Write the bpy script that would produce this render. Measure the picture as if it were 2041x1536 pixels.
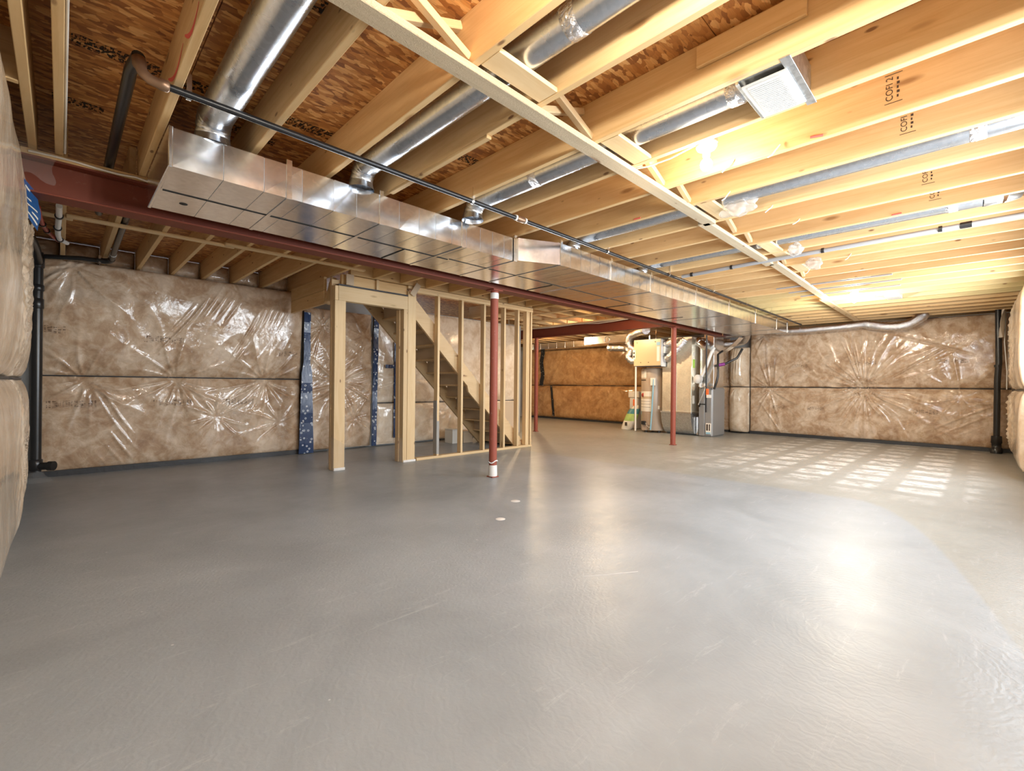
import bpy, bmesh, math, random
import numpy as np
from mathutils import Vector, Matrix
random.seed(7)
for o in list(bpy.data.objects): bpy.data.objects.remove(o)
S = bpy.context.scene
COL = S.collection
# ------------------------------------------------------------------ camera, world, big lights, exposure
CAM = Vector((0, 0, 1.08))
def cam_setup():
    yaw, pitch, roll = math.radians(45.57), math.radians(.04), math.radians(.56)
    F = Vector((math.cos(yaw)*math.cos(pitch), math.sin(yaw)*math.cos(pitch), math.sin(pitch)))
    R0 = Vector((math.sin(yaw), -math.cos(yaw), 0)); U0 = R0.cross(F)
    R = R0*math.cos(roll)+U0*math.sin(roll); U = -R0*math.sin(roll)+U0*math.cos(roll)
    cd = bpy.data.cameras.new('camera'); c = bpy.data.objects.new('camera', cd); COL.objects.link(c)
    cd.sensor_width = 36; cd.sensor_fit = 'HORIZONTAL'; cd.lens = 916.6/2041*36; cd.clip_start = .02
    m = Matrix((R, U, -F)).transposed().to_4x4(); m.translation = CAM
    c.matrix_world = m; S.camera = c
cam_setup()
W = bpy.data.worlds.new('world'); S.world = W; W.use_nodes = True
bg = W.node_tree.nodes['Background']; bg.inputs[0].default_value = (.75, .85, 1, 1); bg.inputs[1].default_value = 1.0
def area(name, loc, rot, sx, sy, power, col):
    l = bpy.data.lights.new(name, 'AREA'); l.shape = 'RECTANGLE'; l.size = sx; l.size_y = sy; l.energy = power; l.color = col
    o = bpy.data.objects.new(name, l); COL.objects.link(o); o.location = loc; o.rotation_euler = rot; return o
# daylight by right-hand windows out of frame; third added to brighten far wall
for wx, ww, wp in ((3.05, 1.3, 48), (4.9, 1.2, 56), (7.3, 1.3, 80)):
    area('window_and_fill_light', (wx, -.44, 1.60), (math.radians(90), 0, 0), ww, .85, wp, (.86, .93, 1))
S.view_settings.view_transform = 'Standard'; S.view_settings.look = 'None'
S.view_settings.exposure = .90; S.view_settings.gamma = 1; S.view_settings.use_curve_mapping = False
ZJ, ZT = 2.47, 2.705      # joist underside, subfloor underside
# ------------------------------------------------------------------ materials
def newmat(name, base=(.8, .8, .8), rough=.5, metal=0.):
    m = bpy.data.materials.new(name); m.use_nodes = True; nt = m.node_tree; b = nt.nodes['Principled BSDF']
    b.inputs['Base Color'].default_value = (*base, 1); b.inputs['Roughness'].default_value = rough; b.inputs['Metallic'].default_value = metal
    return m, nt, b
def N(nt, t, **kw):
    n = nt.nodes.new(t)
    for k, v in kw.items():
        if k.startswith('i_'):
            key = k[2:]; key = int(key) if key.isdigit() else key.replace('_', ' ')
            n.inputs[key].default_value = v
        else: setattr(n, k, v)
    return n
def L(nt, a, b): nt.links.new(a, b)
def coords(nt, scale=(1, 1, 1), rnd=True, kind='Object'):
    tc = N(nt, 'ShaderNodeTexCoord'); mp = N(nt, 'ShaderNodeMapping'); mp.inputs['Scale'].default_value = scale
    L(nt, tc.outputs[kind], mp.inputs['Vector'])
    if rnd:
        oi = N(nt, 'ShaderNodeObjectInfo'); ml = N(nt, 'ShaderNodeMath', operation='MULTIPLY'); ml.inputs[1].default_value = 37.
        L(nt, oi.outputs['Random'], ml.inputs[0]); cb = N(nt, 'ShaderNodeCombineXYZ')
        L(nt, ml.outputs[0], cb.inputs[0]); L(nt, ml.outputs[0], cb.inputs[1]); L(nt, cb.outputs[0], mp.inputs['Location'])
    return mp.outputs['Vector']
def noise(nt, vec, scale, detail=4, rough=.55, dist=0.):
    n = N(nt, 'ShaderNodeTexNoise'); n.inputs['Scale'].default_value = scale; n.inputs['Detail'].default_value = detail
    n.inputs['Roughness'].default_value = rough; n.inputs['Distortion'].default_value = dist
    L(nt, vec, n.inputs['Vector']); return n.outputs['Fac']
def ramp(nt, fac, stops):
    r = N(nt, 'ShaderNodeValToRGB'); cr = r.color_ramp
    while len(cr.elements) < len(stops): cr.elements.new(.5)
    for e, (p, c) in zip(cr.elements, stops): e.position = p; e.color = (*c, 1) if len(c) == 3 else c
    L(nt, fac, r.inputs[0]); return r.outputs[0]
def mix(nt, a, b, fac, mode='MIX'):
    n = N(nt, 'ShaderNodeMix', data_type='RGBA', blend_type=mode)
    for s, v in ((n.inputs[6], a), (n.inputs[7], b), (n.inputs[0], fac)):
        if hasattr(v, 'is_linked') or hasattr(v, 'links'): L(nt, v, s)
        else: s.default_value = v if isinstance(v, float) else (*v, 1)
    return n.outputs[2]
def bump(nt, b, h, strength=.3, dist=.01, inp='Normal'):
    n = N(nt, 'ShaderNodeBump'); n.inputs['Strength'].default_value = strength; n.inputs['Distance'].default_value = dist
    L(nt, h, n.inputs['Height']); L(nt, n.outputs[0], b.inputs[inp])
def wood(name, light, dark, knot=(.20, .09, .035), rough=.6, fuzz=0.):
    m, nt, b = newmat(name, light, rough)
    v = coords(nt, (.9, 9, 9)); g = noise(nt, v, 2.2, 5, .6, .8)
    v2 = coords(nt, (.35, 2, 2)); g2 = noise(nt, v2, 1.6, 3, .5, .3)
    c = ramp(nt, g, [(.30, dark), (.62, light)])
    c = mix(nt, c, tuple(.8*x+.2*y for x, y in zip(light, dark)), g2)
    v3 = coords(nt, (1.6, 5.5, 5.5)); vo = N(nt, 'ShaderNodeTexVoronoi'); vo.inputs['Scale'].default_value = 1.0; vo.inputs['Randomness'].default_value = 1.
    L(nt, v3, vo.inputs['Vector'])
    k = ramp(nt, vo.outputs['Distance'], [(.05, (1, 1, 1)), (.12, (0, 0, 0))])
    c = mix(nt, c, tuple(.45*a_+.55*b_ for a_, b_ in zip(dark, knot)), k)
    v4 = coords(nt, (3.4, 9, 9)); v5 = N(nt, 'ShaderNodeTexVoronoi'); v5.inputs['Scale'].default_value = 1.0; L(nt, v4, v5.inputs['Vector'])
    c = mix(nt, c, knot, ramp(nt, v5.outputs['Distance'], [(.055, (.9, .9, .9)), (.10, (0, 0, 0))]))
    g3 = noise(nt, coords(nt, (.5, 28, 28)), 2.0, 3, .6, .4)
    c = mix(nt, c, dark, ramp(nt, g3, [(.52, (0, 0, 0)), (.72, (.5, .5, .5))]))
    oi = N(nt, 'ShaderNodeObjectInfo'); mr = N(nt, 'ShaderNodeMapRange'); mr.inputs[3].default_value = .84; mr.inputs[4].default_value = 1.1
    L(nt, oi.outputs['Random'], mr.inputs[0])
    hs = N(nt, 'ShaderNodeHueSaturation'); L(nt, mr.outputs[0], hs.inputs['Value']); L(nt, c, hs.inputs['Color'])
    L(nt, hs.outputs[0], b.inputs['Base Color'])
    if fuzz: bump(nt, b, noise(nt, coords(nt, (40, 120, 60)), 2.5, 3, .7), .8, .006)
    else: bump(nt, b, g, .12, .004)
    return m
def plain(name, c, rough=.5, metal=0., bscale=0, bstr=.2, var=.0, vscale=6):
    m, nt, b = newmat(name, c, rough, metal)
    if var:
        n = noise(nt, coords(nt), vscale, 4)
        L(nt, mix(nt, tuple(x*(1-var) for x in c), tuple(min(1, x*(1+var)) for x in c), n), b.inputs['Base Color'])
    if bscale: bump(nt, b, noise(nt, coords(nt), bscale, 3), bstr, .01)
    return m
MAT = {}
MAT['joist'] = wood('spruce_joist', (.76, .53, .265), (.58, .34, .13))
MAT['joist_green'] = wood('spruce_greenish', (.62, .50, .25), (.48, .37, .16))
MAT['stud'] = wood('spruce_stud', (.78, .58, .33), (.66, .44, .21))
MAT['strap'] = wood('rough_strapping', (.56, .45, .30), (.38, .28, .17), fuzz=1)
MAT['ply'] = wood('stair_board', (.68, .49, .27), (.58, .38, .19))
def osb():
    m, nt, b = newmat('oriented_strand_board', (.5, .28, .12), .55)
    v = coords(nt, (7, 17, 1)); ns = N(nt, 'ShaderNodeTexNoise'); ns.inputs['Scale'].default_value = 3; L(nt, v, ns.inputs['Vector'])
    vv = mix(nt, v, ns.outputs['Color'], .22)
    vo = N(nt, 'ShaderNodeTexVoronoi'); vo.inputs['Scale'].default_value = 3.6; L(nt, vv, vo.inputs['Vector'])
    sx = N(nt, 'ShaderNodeSeparateColor'); L(nt, vo.outputs['Color'], sx.inputs[0])
    c = ramp(nt, sx.outputs[0], [(0, (.27, .092, .022)), (.35, (.46, .180, .042)), (.7, (.64, .29, .078)), (1, (.84, .48, .18))])
    g = noise(nt, coords(nt, (4, 60, 1)), 2, 4, .7)
    c = mix(nt, c, (.22, .09, .03), ramp(nt, g, [(.5, (0, 0, 0)), (.8, (.8, .8, .8))]))
    L(nt, c, b.inputs['Base Color']); bump(nt, b, sx.outputs[1], .4, .004); return m
MAT['osb'] = osb()
def galv(name, rough, spangle=.10, c=(.70, .72, .74), bs=0):
    m, nt, b = newmat(name, c, rough, 1.)
    v = coords(nt, (1, 1, 1)); vo = N(nt, 'ShaderNodeTexVoronoi'); vo.inputs['Scale'].default_value = 45; L(nt, v, vo.inputs['Vector'])
    sx = N(nt, 'ShaderNodeSeparateColor'); L(nt, vo.outputs['Color'], sx.inputs[0])
    L(nt, mix(nt, tuple(x*(1-spangle) for x in c), tuple(min(1, x*(1+spangle)) for x in c), sx.outputs[0]), b.inputs['Base Color'])
    n = noise(nt, coords(nt), 5, 4); mr = N(nt, 'ShaderNodeMapRange'); mr.inputs[3].default_value = rough*.7; mr.inputs[4].default_value = rough*1.4
    L(nt, n, mr.inputs[0]); L(nt, mr.outputs[0], b.inputs['Roughness'])
    if bs: bump(nt, b, noise(nt, coords(nt, (1, 1, 1)), 2.2, 2), bs, .02)
    return m
MAT['duct'] = galv('galvanised_duct', .19, .06, (.90, .91, .92), .22)
MAT['pipe_metal'] = galv('galvanised_round_pipe', .26, .06, (.72, .76, .82))
MAT['duct_matte'] = galv('sheet_metal_matte', .50, .06, (.86, .80, .66))  # cream tint puts a warm reflection into the metal's colour
MAT['steel_dull'] = galv('galvanised_dull', .34, .15, (.62, .64, .66))
def foil():
    m, nt, b = newmat('crinkled_foil', (.82, .82, .84), .22, 1.)
    bump(nt, b, noise(nt, coords(nt), 45, 4, .7, 1.), .9, .01); return m
MAT['foil'] = foil()
def red_paint(name, c, wear=.5):
    m, nt, b = newmat(name, c, .55); b.inputs['Specular IOR Level'].default_value = .3
    n = noise(nt, coords(nt), 22, 5, .7)
    L(nt, mix(nt, c, (.50, .28, .23), ramp(nt, n, [(.62, (0, 0, 0)), (.74, (wear, wear, wear))])), b.inputs['Base Color'])
    return m
MAT['red_beam'] = red_paint('red_oxide_beam', (.17, .038, .019), .2)
MAT['red_col'] = red_paint('red_oxide_column', (.28, .072, .045), .7)
def insulation(name, hi, lo, dk):
    m, nt, b = newmat(name, hi, .7)
    v = coords(nt, (1, 1, 1)); n1 = noise(nt, v, 3.2, 6, .62, .9); n2 = noise(nt, v, 9, 5, .65, .6)
    c = ramp(nt, n1, [(.32, dk), (.46, lo), (.60, hi)])
    c = mix(nt, c, ramp(nt, n2, [(.36, dk), (.5, lo), (.62, hi)]), .38)
    L(nt, c, b.inputs['Base Color'])
    b.inputs['Coat Weight'].default_value = 1.; b.inputs['Coat Roughness'].default_value = .075; b.inputs['Coat IOR'].default_value = 1.5
    w = noise(nt, coords(nt, (5, 5, 3)), 3.5, 4, .6, 2.2)
    bump(nt, b, w, .13, .012, 'Coat Normal'); bump(nt, b, n2, .25, .02)
    return m
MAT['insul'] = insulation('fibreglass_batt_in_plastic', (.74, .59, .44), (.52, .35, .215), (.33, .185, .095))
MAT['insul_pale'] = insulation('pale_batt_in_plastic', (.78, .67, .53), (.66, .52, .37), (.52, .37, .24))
MAT['insul_warm_lit'] = insulation('warm_lit_batt_in_plastic', (.62, .37, .16), (.46, .24, .085), (.32, .15, .05))  # same batts, with the warm bulb light put into their colour
def film(name, alpha=.25):
    m, nt, b = newmat(name, (.62, .60, .57), .12)
    b.inputs['Alpha'].default_value = alpha; bump(nt, b, noise(nt, coords(nt), 18, 3, .6, 1.), .6, .01); return m
MAT['film'] = film('clear_poly_film', .12)
MAT['bagfilm'] = film('white_poly_bag', .38)
def concrete_wall():
    return plain('poured_concrete', (.36, .35, .33), .8, 0, 14, .3, .15, 3)
MAT['conc'] = concrete_wall()
MAT['tar'] = plain('black_membrane', (.035, .035, .037), .45, 0, 20, .4)
MAT['black'] = plain('black_abs', (.018, .017, .017), .28)
MAT['iron'] = plain('black_iron_pipe', (.03, .03, .032), .33, .6)
MAT['brass'] = plain('bronze_fitting', (.26, .16, .10), .4, .7)
MAT['white'] = plain('white_plastic', (.80, .80, .78), .4)
MAT['offwhite'] = plain('white_paint_splash', (.75, .72, .68), .6)
MAT['wire'] = plain('white_cable', (.80, .74, .64), .5)
MAT['redpex'] = plain('red_pex', (.42, .05, .035), .4)
MAT['grey_pvc'] = plain('grey_pvc', (.36, .36, .37), .35)
MAT['porcelain'] = plain('lampholder_plastic', (.85, .84, .80), .35)
MAT['beige'] = plain('beige_enamel', (.60, .47, .27), .35)
MAT['tank'] = plain('taupe_enamel', (.42, .33, .25), .33)
MAT['grey_cab'] = plain('grey_enamel', (.30, .30, .30), .38, .3)
MAT['darkgap'] = plain('dark_cavity', (.02, .018, .015), .8)
MAT['drywall'] = plain('brown_paper_board', (.55, .43, .30), .8, 0, 0, .2, .08, 2)
MAT['label_w'] = plain('white_label', (.80, .76, .68), .5)
MAT['label_g'] = plain('green_sticker', (.45, .75, .12), .5)
MAT['label_b'] = plain('blue_label', (.28, .50, .62), .5)
MAT['label_r'] = plain('orange_tag', (.75, .16, .04), .5)
MAT['ink'] = plain('stamp_ink', (.05, .03, .02), .7)
MAT['crayon'] = plain('red_crayon', (.72, .12, .10), .7)
MAT['bluewrap'] = plain('blue_packet', (.01, .10, .30), .3, 0, 25, .5)
MAT['purple'] = plain('purple_primer', (.22, .02, .22), .4)
MAT['greenbag'] = plain('green_bag', (.42, .62, .20), .4, 0, 12, .4, .3, 10)
MAT['tealbag'] = plain('teal_print', (.05, .24, .30), .4)
MAT['bagwhite'] = plain('white_bag', (.78, .76, .68), .45, 0, 12, .4)
MAT['slot'] = plain('white_grille', (.55, .55, .53), .4)
def tape():
    m, nt, b = newmat('navy_printed_tape', (.008, .03, .10), .25)
    vo = N(nt, 'ShaderNodeTexVoronoi'); vo.inputs['Scale'].default_value = 17; L(nt, coords(nt), vo.inputs['Vector'])
    r = ramp(nt, vo.outputs['Distance'], [(.10, (0, 0, 0)), (.16, (1, 1, 1)), (.24, (1, 1, 1)), (.30, (0, 0, 0))])
    L(nt, mix(nt, (.008, .03, .10), (.55, .58, .62), r), b.inputs['Base Color'])
    bump(nt, b, noise(nt, coords(nt, (6, 6, 1)), 6, 3), .5, .01); return m
MAT['tape'] = tape()
def tape_black():
    m, nt, b = newmat('dark_printed_tape', (.015, .014, .014), .3)
    vo = N(nt, 'ShaderNodeTexVoronoi'); vo.inputs['Scale'].default_value = 12; L(nt, coords(nt), vo.inputs['Vector'])
    L(nt, ramp(nt, vo.outputs['Distance'], [(.14, (.5, .45, .38)), (.2, (.015, .014, .014))]), b.inputs['Base Color']); return m
MAT['tape_black'] = tape_black()
def print_ink():
    m, nt, b = newmat('faint_printing', (.12, .06, .035), .7)
    v = coords(nt, (30, 30, 1)); n = noise(nt, v, 2.2, 2)
    n2 = noise(nt, coords(nt, (14, 14, 140), False), 1.0, 1)
    a = N(nt, 'ShaderNodeMath', operation='MULTIPLY')
    L(nt, ramp(nt, n, [(.46, (0, 0, 0)), (.5, (1, 1, 1))]), a.inputs[0]); L(nt, ramp(nt, n2, [(.5, (0, 0, 0)), (.54, (1, 1, 1))]), a.inputs[1])
    a2 = N(nt, 'ShaderNodeMath', operation='MULTIPLY'); L(nt, a.outputs[0], a2.inputs[0]); a2.inputs[1].default_value = .6
    L(nt, a2.outputs[0], b.inputs['Alpha']); return m
MAT['print'] = print_ink()
def osb_ink():
    m, nt, b = newmat('board_stamp_ink', (.02, .012, .006), .7)
    n = noise(nt, coords(nt, (16, 34, 1)), 2., 2); n2 = noise(nt, coords(nt, (60, 20, 1)), 1.2, 1)
    a = N(nt, 'ShaderNodeMath', operation='MULTIPLY')
    L(nt, ramp(nt, n, [(.44, (0, 0, 0)), (.5, (1, 1, 1))]), a.inputs[0]); L(nt, ramp(nt, n2, [(.46, (0, 0, 0)), (.52, (1, 1, 1))]), a.inputs[1])
    L(nt, a.outputs[0], b.inputs['Alpha']); return m
MAT['osbink'] = osb_ink()
def emis(name, c, s):
    m, nt, b = newmat(name, c, .4); b.inputs['Emission Color'].default_value = (*c, 1); b.inputs['Emission Strength'].default_value = s; return m
MAT['bulb'] = emis('lit_bulb', (1, .90, .72), 60)
def glass():
    m, nt, b = newmat('window_glass', (1, 1, 1), .02); b.inputs['Transmission Weight'].default_value = 1.; return m
MAT['glass'] = glass()
def floor_mat():
    m, nt, b = newmat('trowelled_concrete', (.3, .3, .3), .4)
    tc = N(nt, 'ShaderNodeTexCoord'); P = tc.outputs['Object']
    sp = N(nt, 'ShaderNodeSeparateXYZ'); L(nt, P, sp.inputs[0])
    def mth(op, a, b_=None, clamp=False):
        n = N(nt, 'ShaderNodeMath', operation=op); n.use_clamp = clamp
        for i, v in enumerate((a, b_)):
            if v is None: continue
            if isinstance(v, (int, float)): n.inputs[i].default_value = v
            else: L(nt, v, n.inputs[i])
        return n.outputs[0]
    nA = noise(nt, P, .9, 5, .6, .5); nB = noise(nt, P, 7, 6, .7, .3); nC = noise(nt, P, 90, 2)
    near = ramp(nt, nA, [(.32, (.25, .27, .285)), (.68, (.35, .375, .395))])
    far = ramp(nt, nA, [(.3, (.27, .27, .245)), (.7, (.34, .34, .315))])
    # the coating ends along a line at x = 5.5 that curves round towards the right-hand wall
    wob = mth('MULTIPLY', mth('SUBTRACT', nB, .5), .10)
    xx = mth('ADD', sp.outputs[0], wob)
    curve = mth('POWER', mth('MAXIMUM', mth('SUBTRACT', .9, sp.outputs[1]), 0.), 2.)
    edge = mth('SUBTRACT', 5.52, mth('MULTIPLY', curve, 2.6))
    f = mth('MULTIPLY', mth('SUBTRACT', xx, edge), 9., True)
    inroom = mth('MULTIPLY', mth('SUBTRACT', 5.0, sp.outputs[1]), 1.2, True)
    c = mix(nt, near, far, f)
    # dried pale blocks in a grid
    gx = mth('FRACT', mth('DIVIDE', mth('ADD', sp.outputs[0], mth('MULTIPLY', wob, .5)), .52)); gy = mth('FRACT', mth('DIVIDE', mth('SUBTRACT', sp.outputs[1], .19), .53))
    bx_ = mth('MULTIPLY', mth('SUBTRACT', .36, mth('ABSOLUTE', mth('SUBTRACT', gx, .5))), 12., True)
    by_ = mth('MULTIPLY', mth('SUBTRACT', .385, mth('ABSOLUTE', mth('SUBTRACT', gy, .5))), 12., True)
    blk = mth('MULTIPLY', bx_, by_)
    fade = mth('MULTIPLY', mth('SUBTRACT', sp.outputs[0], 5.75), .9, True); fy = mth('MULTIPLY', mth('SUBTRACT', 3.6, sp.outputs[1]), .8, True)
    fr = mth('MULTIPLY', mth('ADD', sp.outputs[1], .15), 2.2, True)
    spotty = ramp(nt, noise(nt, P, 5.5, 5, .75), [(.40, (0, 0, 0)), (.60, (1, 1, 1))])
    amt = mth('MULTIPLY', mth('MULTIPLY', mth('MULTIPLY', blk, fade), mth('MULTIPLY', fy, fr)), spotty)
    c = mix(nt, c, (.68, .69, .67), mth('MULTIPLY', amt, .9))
    # specks and scuffs
    scuff = ramp(nt, noise(nt, coords(nt, (1, 7, 1), False), 2.0, 6, .8, .5), [(.58, (0, 0, 0)), (.74, (.42, .42, .42))])
    c = mix(nt, c, (.55, .56, .57), scuff)
    vo = N(nt, 'ShaderNodeTexVoronoi'); vo.inputs['Scale'].default_value = 4.; L(nt, P, vo.inputs['Vector'])
    c = mix(nt, c, (.65, .65, .63), ramp(nt, vo.outputs['Distance'], [(.018, (.7, .7, .7)), (.028, (0, 0, 0))]))
    c = mix(nt, c, tuple([.9]*3), ramp(nt, nC, [(.3, (0, 0, 0)), (.9, (.18, .18, .18))]), 'MULTIPLY')
    L(nt, c, b.inputs['Base Color'])
    mr = N(nt, 'ShaderNodeMapRange'); mr.inputs[3].default_value = .26; mr.inputs[4].default_value = .50; L(nt, nB, mr.inputs[0])
    L(nt, mr.outputs[0], b.inputs['Roughness'])
    # trowel arcs
    wv = N(nt, 'ShaderNodeTexWave', wave_type='RINGS', rings_direction='Z'); wv.inputs['Scale'].default_value = 9; wv.inputs['Distortion'].default_value = 9
    wv.inputs['Detail'].default_value = 4; wv.inputs['Detail Scale'].default_value = 2.5
    mp = N(nt, 'ShaderNodeMapping'); mp.inputs['Location'].default_value = (-2.5, -.3, 0); L(nt, P, mp.inputs[0]); L(nt, mp.outputs[0], wv.inputs['Vector'])
    hh = mth('ADD', mth('MULTIPLY', wv.outputs['Fac'], .35), mth('ADD', nB, mth('MULTIPLY', nC, .2)))
    bump(nt, b, hh, .09, .012)
    return m
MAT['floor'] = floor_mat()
# ------------------------------------------------------------------ mesh helpers
class MB:
    def __init__(s): s.v = []; s.f = []; s.smooth = []
    def add(s, v, f, sm=False):
        o = len(s.v); s.v += [tuple(p) for p in v]; s.f += [tuple(i+o for i in q) for q in f]; s.smooth += [sm]*len(f); return s
    def box(s, x0, x1, y0, y1, z0, z1, c=0.):
        if x0 > x1: x0, x1 = x1, x0
        if y0 > y1: y0, y1 = y1, y0
        if z0 > z1: z0, z1 = z1, z0
        if c <= 0:
            v = [(x, y, z) for x in (x0, x1) for y in (y0, y1) for z in (z0, z1)]
            return s.add(v, [(0, 1, 3, 2), (4, 6, 7, 5), (0, 4, 5, 1), (2, 3, 7, 6), (0, 2, 6, 4), (1, 5, 7, 3)])
        bm = bmesh.new(); bmesh.ops.create_cube(bm, size=1)
        for q in bm.verts: q.co = Vector((x0+(q.co.x+.5)*(x1-x0), y0+(q.co.y+.5)*(y1-y0), z0+(q.co.z+.5)*(z1-z0)))
        bmesh.ops.bevel(bm, geom=bm.edges[:], offset=c, segments=1, affect='EDGES')
        bm.verts.index_update()
        s.add([q.co[:] for q in bm.verts], [[q.index for q in f.verts] for f in bm.faces]); bm.free(); return s
    def tube(s, pts, r, n=16, cap=True, sm=True):
        pts = [Vector(p) for p in pts]; m = len(pts); rs = r if hasattr(r, '__len__') else [r]*m
        T = [(pts[min(i+1, m-1)]-pts[max(i-1, 0)]).normalized() for i in range(m)]
        a = Vector((0, 0, 1)) if abs(T[0].z) < .9 else Vector((1, 0, 0)); u = T[0].cross(a).normalized(); V = []
        for i in range(m):
            u = (u-T[i]*u.dot(T[i])).normalized(); w = T[i].cross(u)
            for k in range(n):
                t = 2*math.pi*k/n; V.append(pts[i]+(u*math.cos(t)+w*math.sin(t))*rs[i])
        Fc = [(i*n+k, i*n+(k+1) % n, (i+1)*n+(k+1) % n, (i+1)*n+k) for i in range(m-1) for k in range(n)]
        s.add(V, Fc, sm)
        if cap: s.add(V[:n], [tuple(range(n-1, -1, -1))]); s.add(V[-n:], [tuple(range(n))])
        return s
    def lathe(s, c, prof, n=24, axis='z'):
        V = []
        for r, z in prof:
            for k in range(n):
                t = 2*math.pi*k/n; a, b_ = r*math.cos(t), r*math.sin(t)
                V.append((c[0]+a, c[1]+b_, c[2]+z) if axis == 'z' else (c[0]+a, c[1]+z, c[2]+b_) if axis == 'y' else (c[0]+z, c[1]+a, c[2]+b_))
        m = len(prof)
        return s.add(V, [(i*n+k, i*n+(k+1) % n, (i+1)*n+(k+1) % n, (i+1)*n+k) for i in range(m-1) for k in range(n)], True)
    def prism(s, poly, axis, a, b_):
        def P(p, t): return (t, p[0], p[1]) if axis == 'x' else (p[0], t, p[1]) if axis == 'y' else (p[0], p[1], t)
        n = len(poly); V = [P(p, a) for p in poly]+[P(p, b_) for p in poly]
        return s.add(V, [tuple(range(n-1, -1, -1)), tuple(range(n, 2*n))]+[(i, (i+1) % n, n+(i+1) % n, n+i) for i in range(n)])
    def build(s, name, mat, parent=None, origin=None):
        A = np.array(s.v, float)
        if origin is None: lo, hi = A.min(0), A.max(0); origin = ((lo[0]+hi[0])/2, (lo[1]+hi[1])/2, lo[2])
        me = bpy.data.meshes.new(name); me.from_pydata((A-np.array(origin)).tolist(), [], s.f)
        bm = bmesh.new(); bm.from_mesh(me); bmesh.ops.recalc_face_normals(bm, faces=bm.faces); bm.to_mesh(me); bm.free()
        me.polygons.foreach_set('use_smooth', s.smooth); me.update()
        return link(name, me, mat, parent, Matrix.Translation(origin))
MW = {}
def link(name, me, mat, parent, mw):
    o = bpy.data.objects.new(name, me); COL.objects.link(o)
    if mat and me is not None and not me.materials: me.materials.append(MAT[mat] if isinstance(mat, str) else mat)
    MW[o] = mw
    if parent is not None:
        o.parent = parent; o.matrix_parent_inverse = MW[parent].inverted()
    o.matrix_basis = mw
    return o
def tag(o, label=None, cat=None, group=None, kind=None):
    if label: o['label'] = label
    if cat: o['category'] = cat
    if group: o['group'] = group
    if kind: o['kind'] = kind
    return o
def thing(name, label, cat, loc, group=None):
    o = link(name, None, None, None, Matrix.Translation(loc)); o.empty_display_size = .1; return tag(o, label, cat, group)
def struct(name, mb, mat, parent=None, label=None, origin=None):
    o = mb.build(name, mat, parent, origin)
    if parent is None: o['kind'] = 'structure'
    if label: o['label'] = label
    return o
TM = {}
def timber(name, p0, p1, w, h, mat, parent=None, up=(0, 0, 1), c=.003, bow=0):
    """plank of length along local X from p0 to p1 (axis through the section centre); w = local Y, h = local Z"""
    p0, p1 = Vector(p0), Vector(p1); d = p1-p0; ln = d.length; x = d.normalized(); z = Vector(up); z = (z-x*z.dot(x)).normalized(); y = z.cross(x)
    key = (round(ln, 3), w, h, c)
    me = TM.get((key, mat))
    if me is None:
        b = MB().box(0, ln, -w/2, w/2, -h/2, h/2, c); me = bpy.data.meshes.new(name); me.from_pydata(b.v, [], b.f); me.update(); me.materials.append(MAT[mat]); TM[(key, mat)] = me
    m = Matrix((x, y, z)).transposed().to_4x4(); m.translation = p0
    return link(name, me, None, parent, m)
def copy_tree(o, dx, parent=None):
    c = o.copy(); COL.objects.link(c); mw = Matrix.Translation(dx) @ MW[o]; MW[c] = mw
    c.parent = parent
    if parent is not None: c.matrix_parent_inverse = MW[parent].inverted()
    c.matrix_basis = mw
    for ch in [k for k in MW if k.parent == o]: copy_tree(ch, dx, c)
    return c
def arc(c, r, a0, a1, n, e1, e2):
    c, e1, e2 = Vector(c), Vector(e1), Vector(e2)
    return [c+e1*r*math.cos(a0+(a1-a0)*i/n)+e2*r*math.sin(a0+(a1-a0)*i/n) for i in range(n+1)]
def ridged(pts, r, amp, pitch, seed=0):
    """dense path + radii for a corrugated hose"""
    pts = [Vector(p) for p in pts]; out = []; P = []
    for i in range(len(pts)-1):
        a = pts[max(i-1, 0)]; b_ = pts[i]; c = pts[i+1]; d = pts[min(i+2, len(pts)-1)]
        n = max(2, int((c-b_).length/(pitch/2)))
        for k in range(n):
            t = k/n; P.append(.5*((2*b_)+(c-a)*t+(2*a-5*b_+4*c-d)*t*t+(3*b_-a-3*c+d)*t**3))
    P.append(pts[-1]); rg = random.Random(seed)
    return P, [r+(amp if i % 2 else -amp)+rg.uniform(-amp, amp)*.6 for i in range(len(P))]
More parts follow.
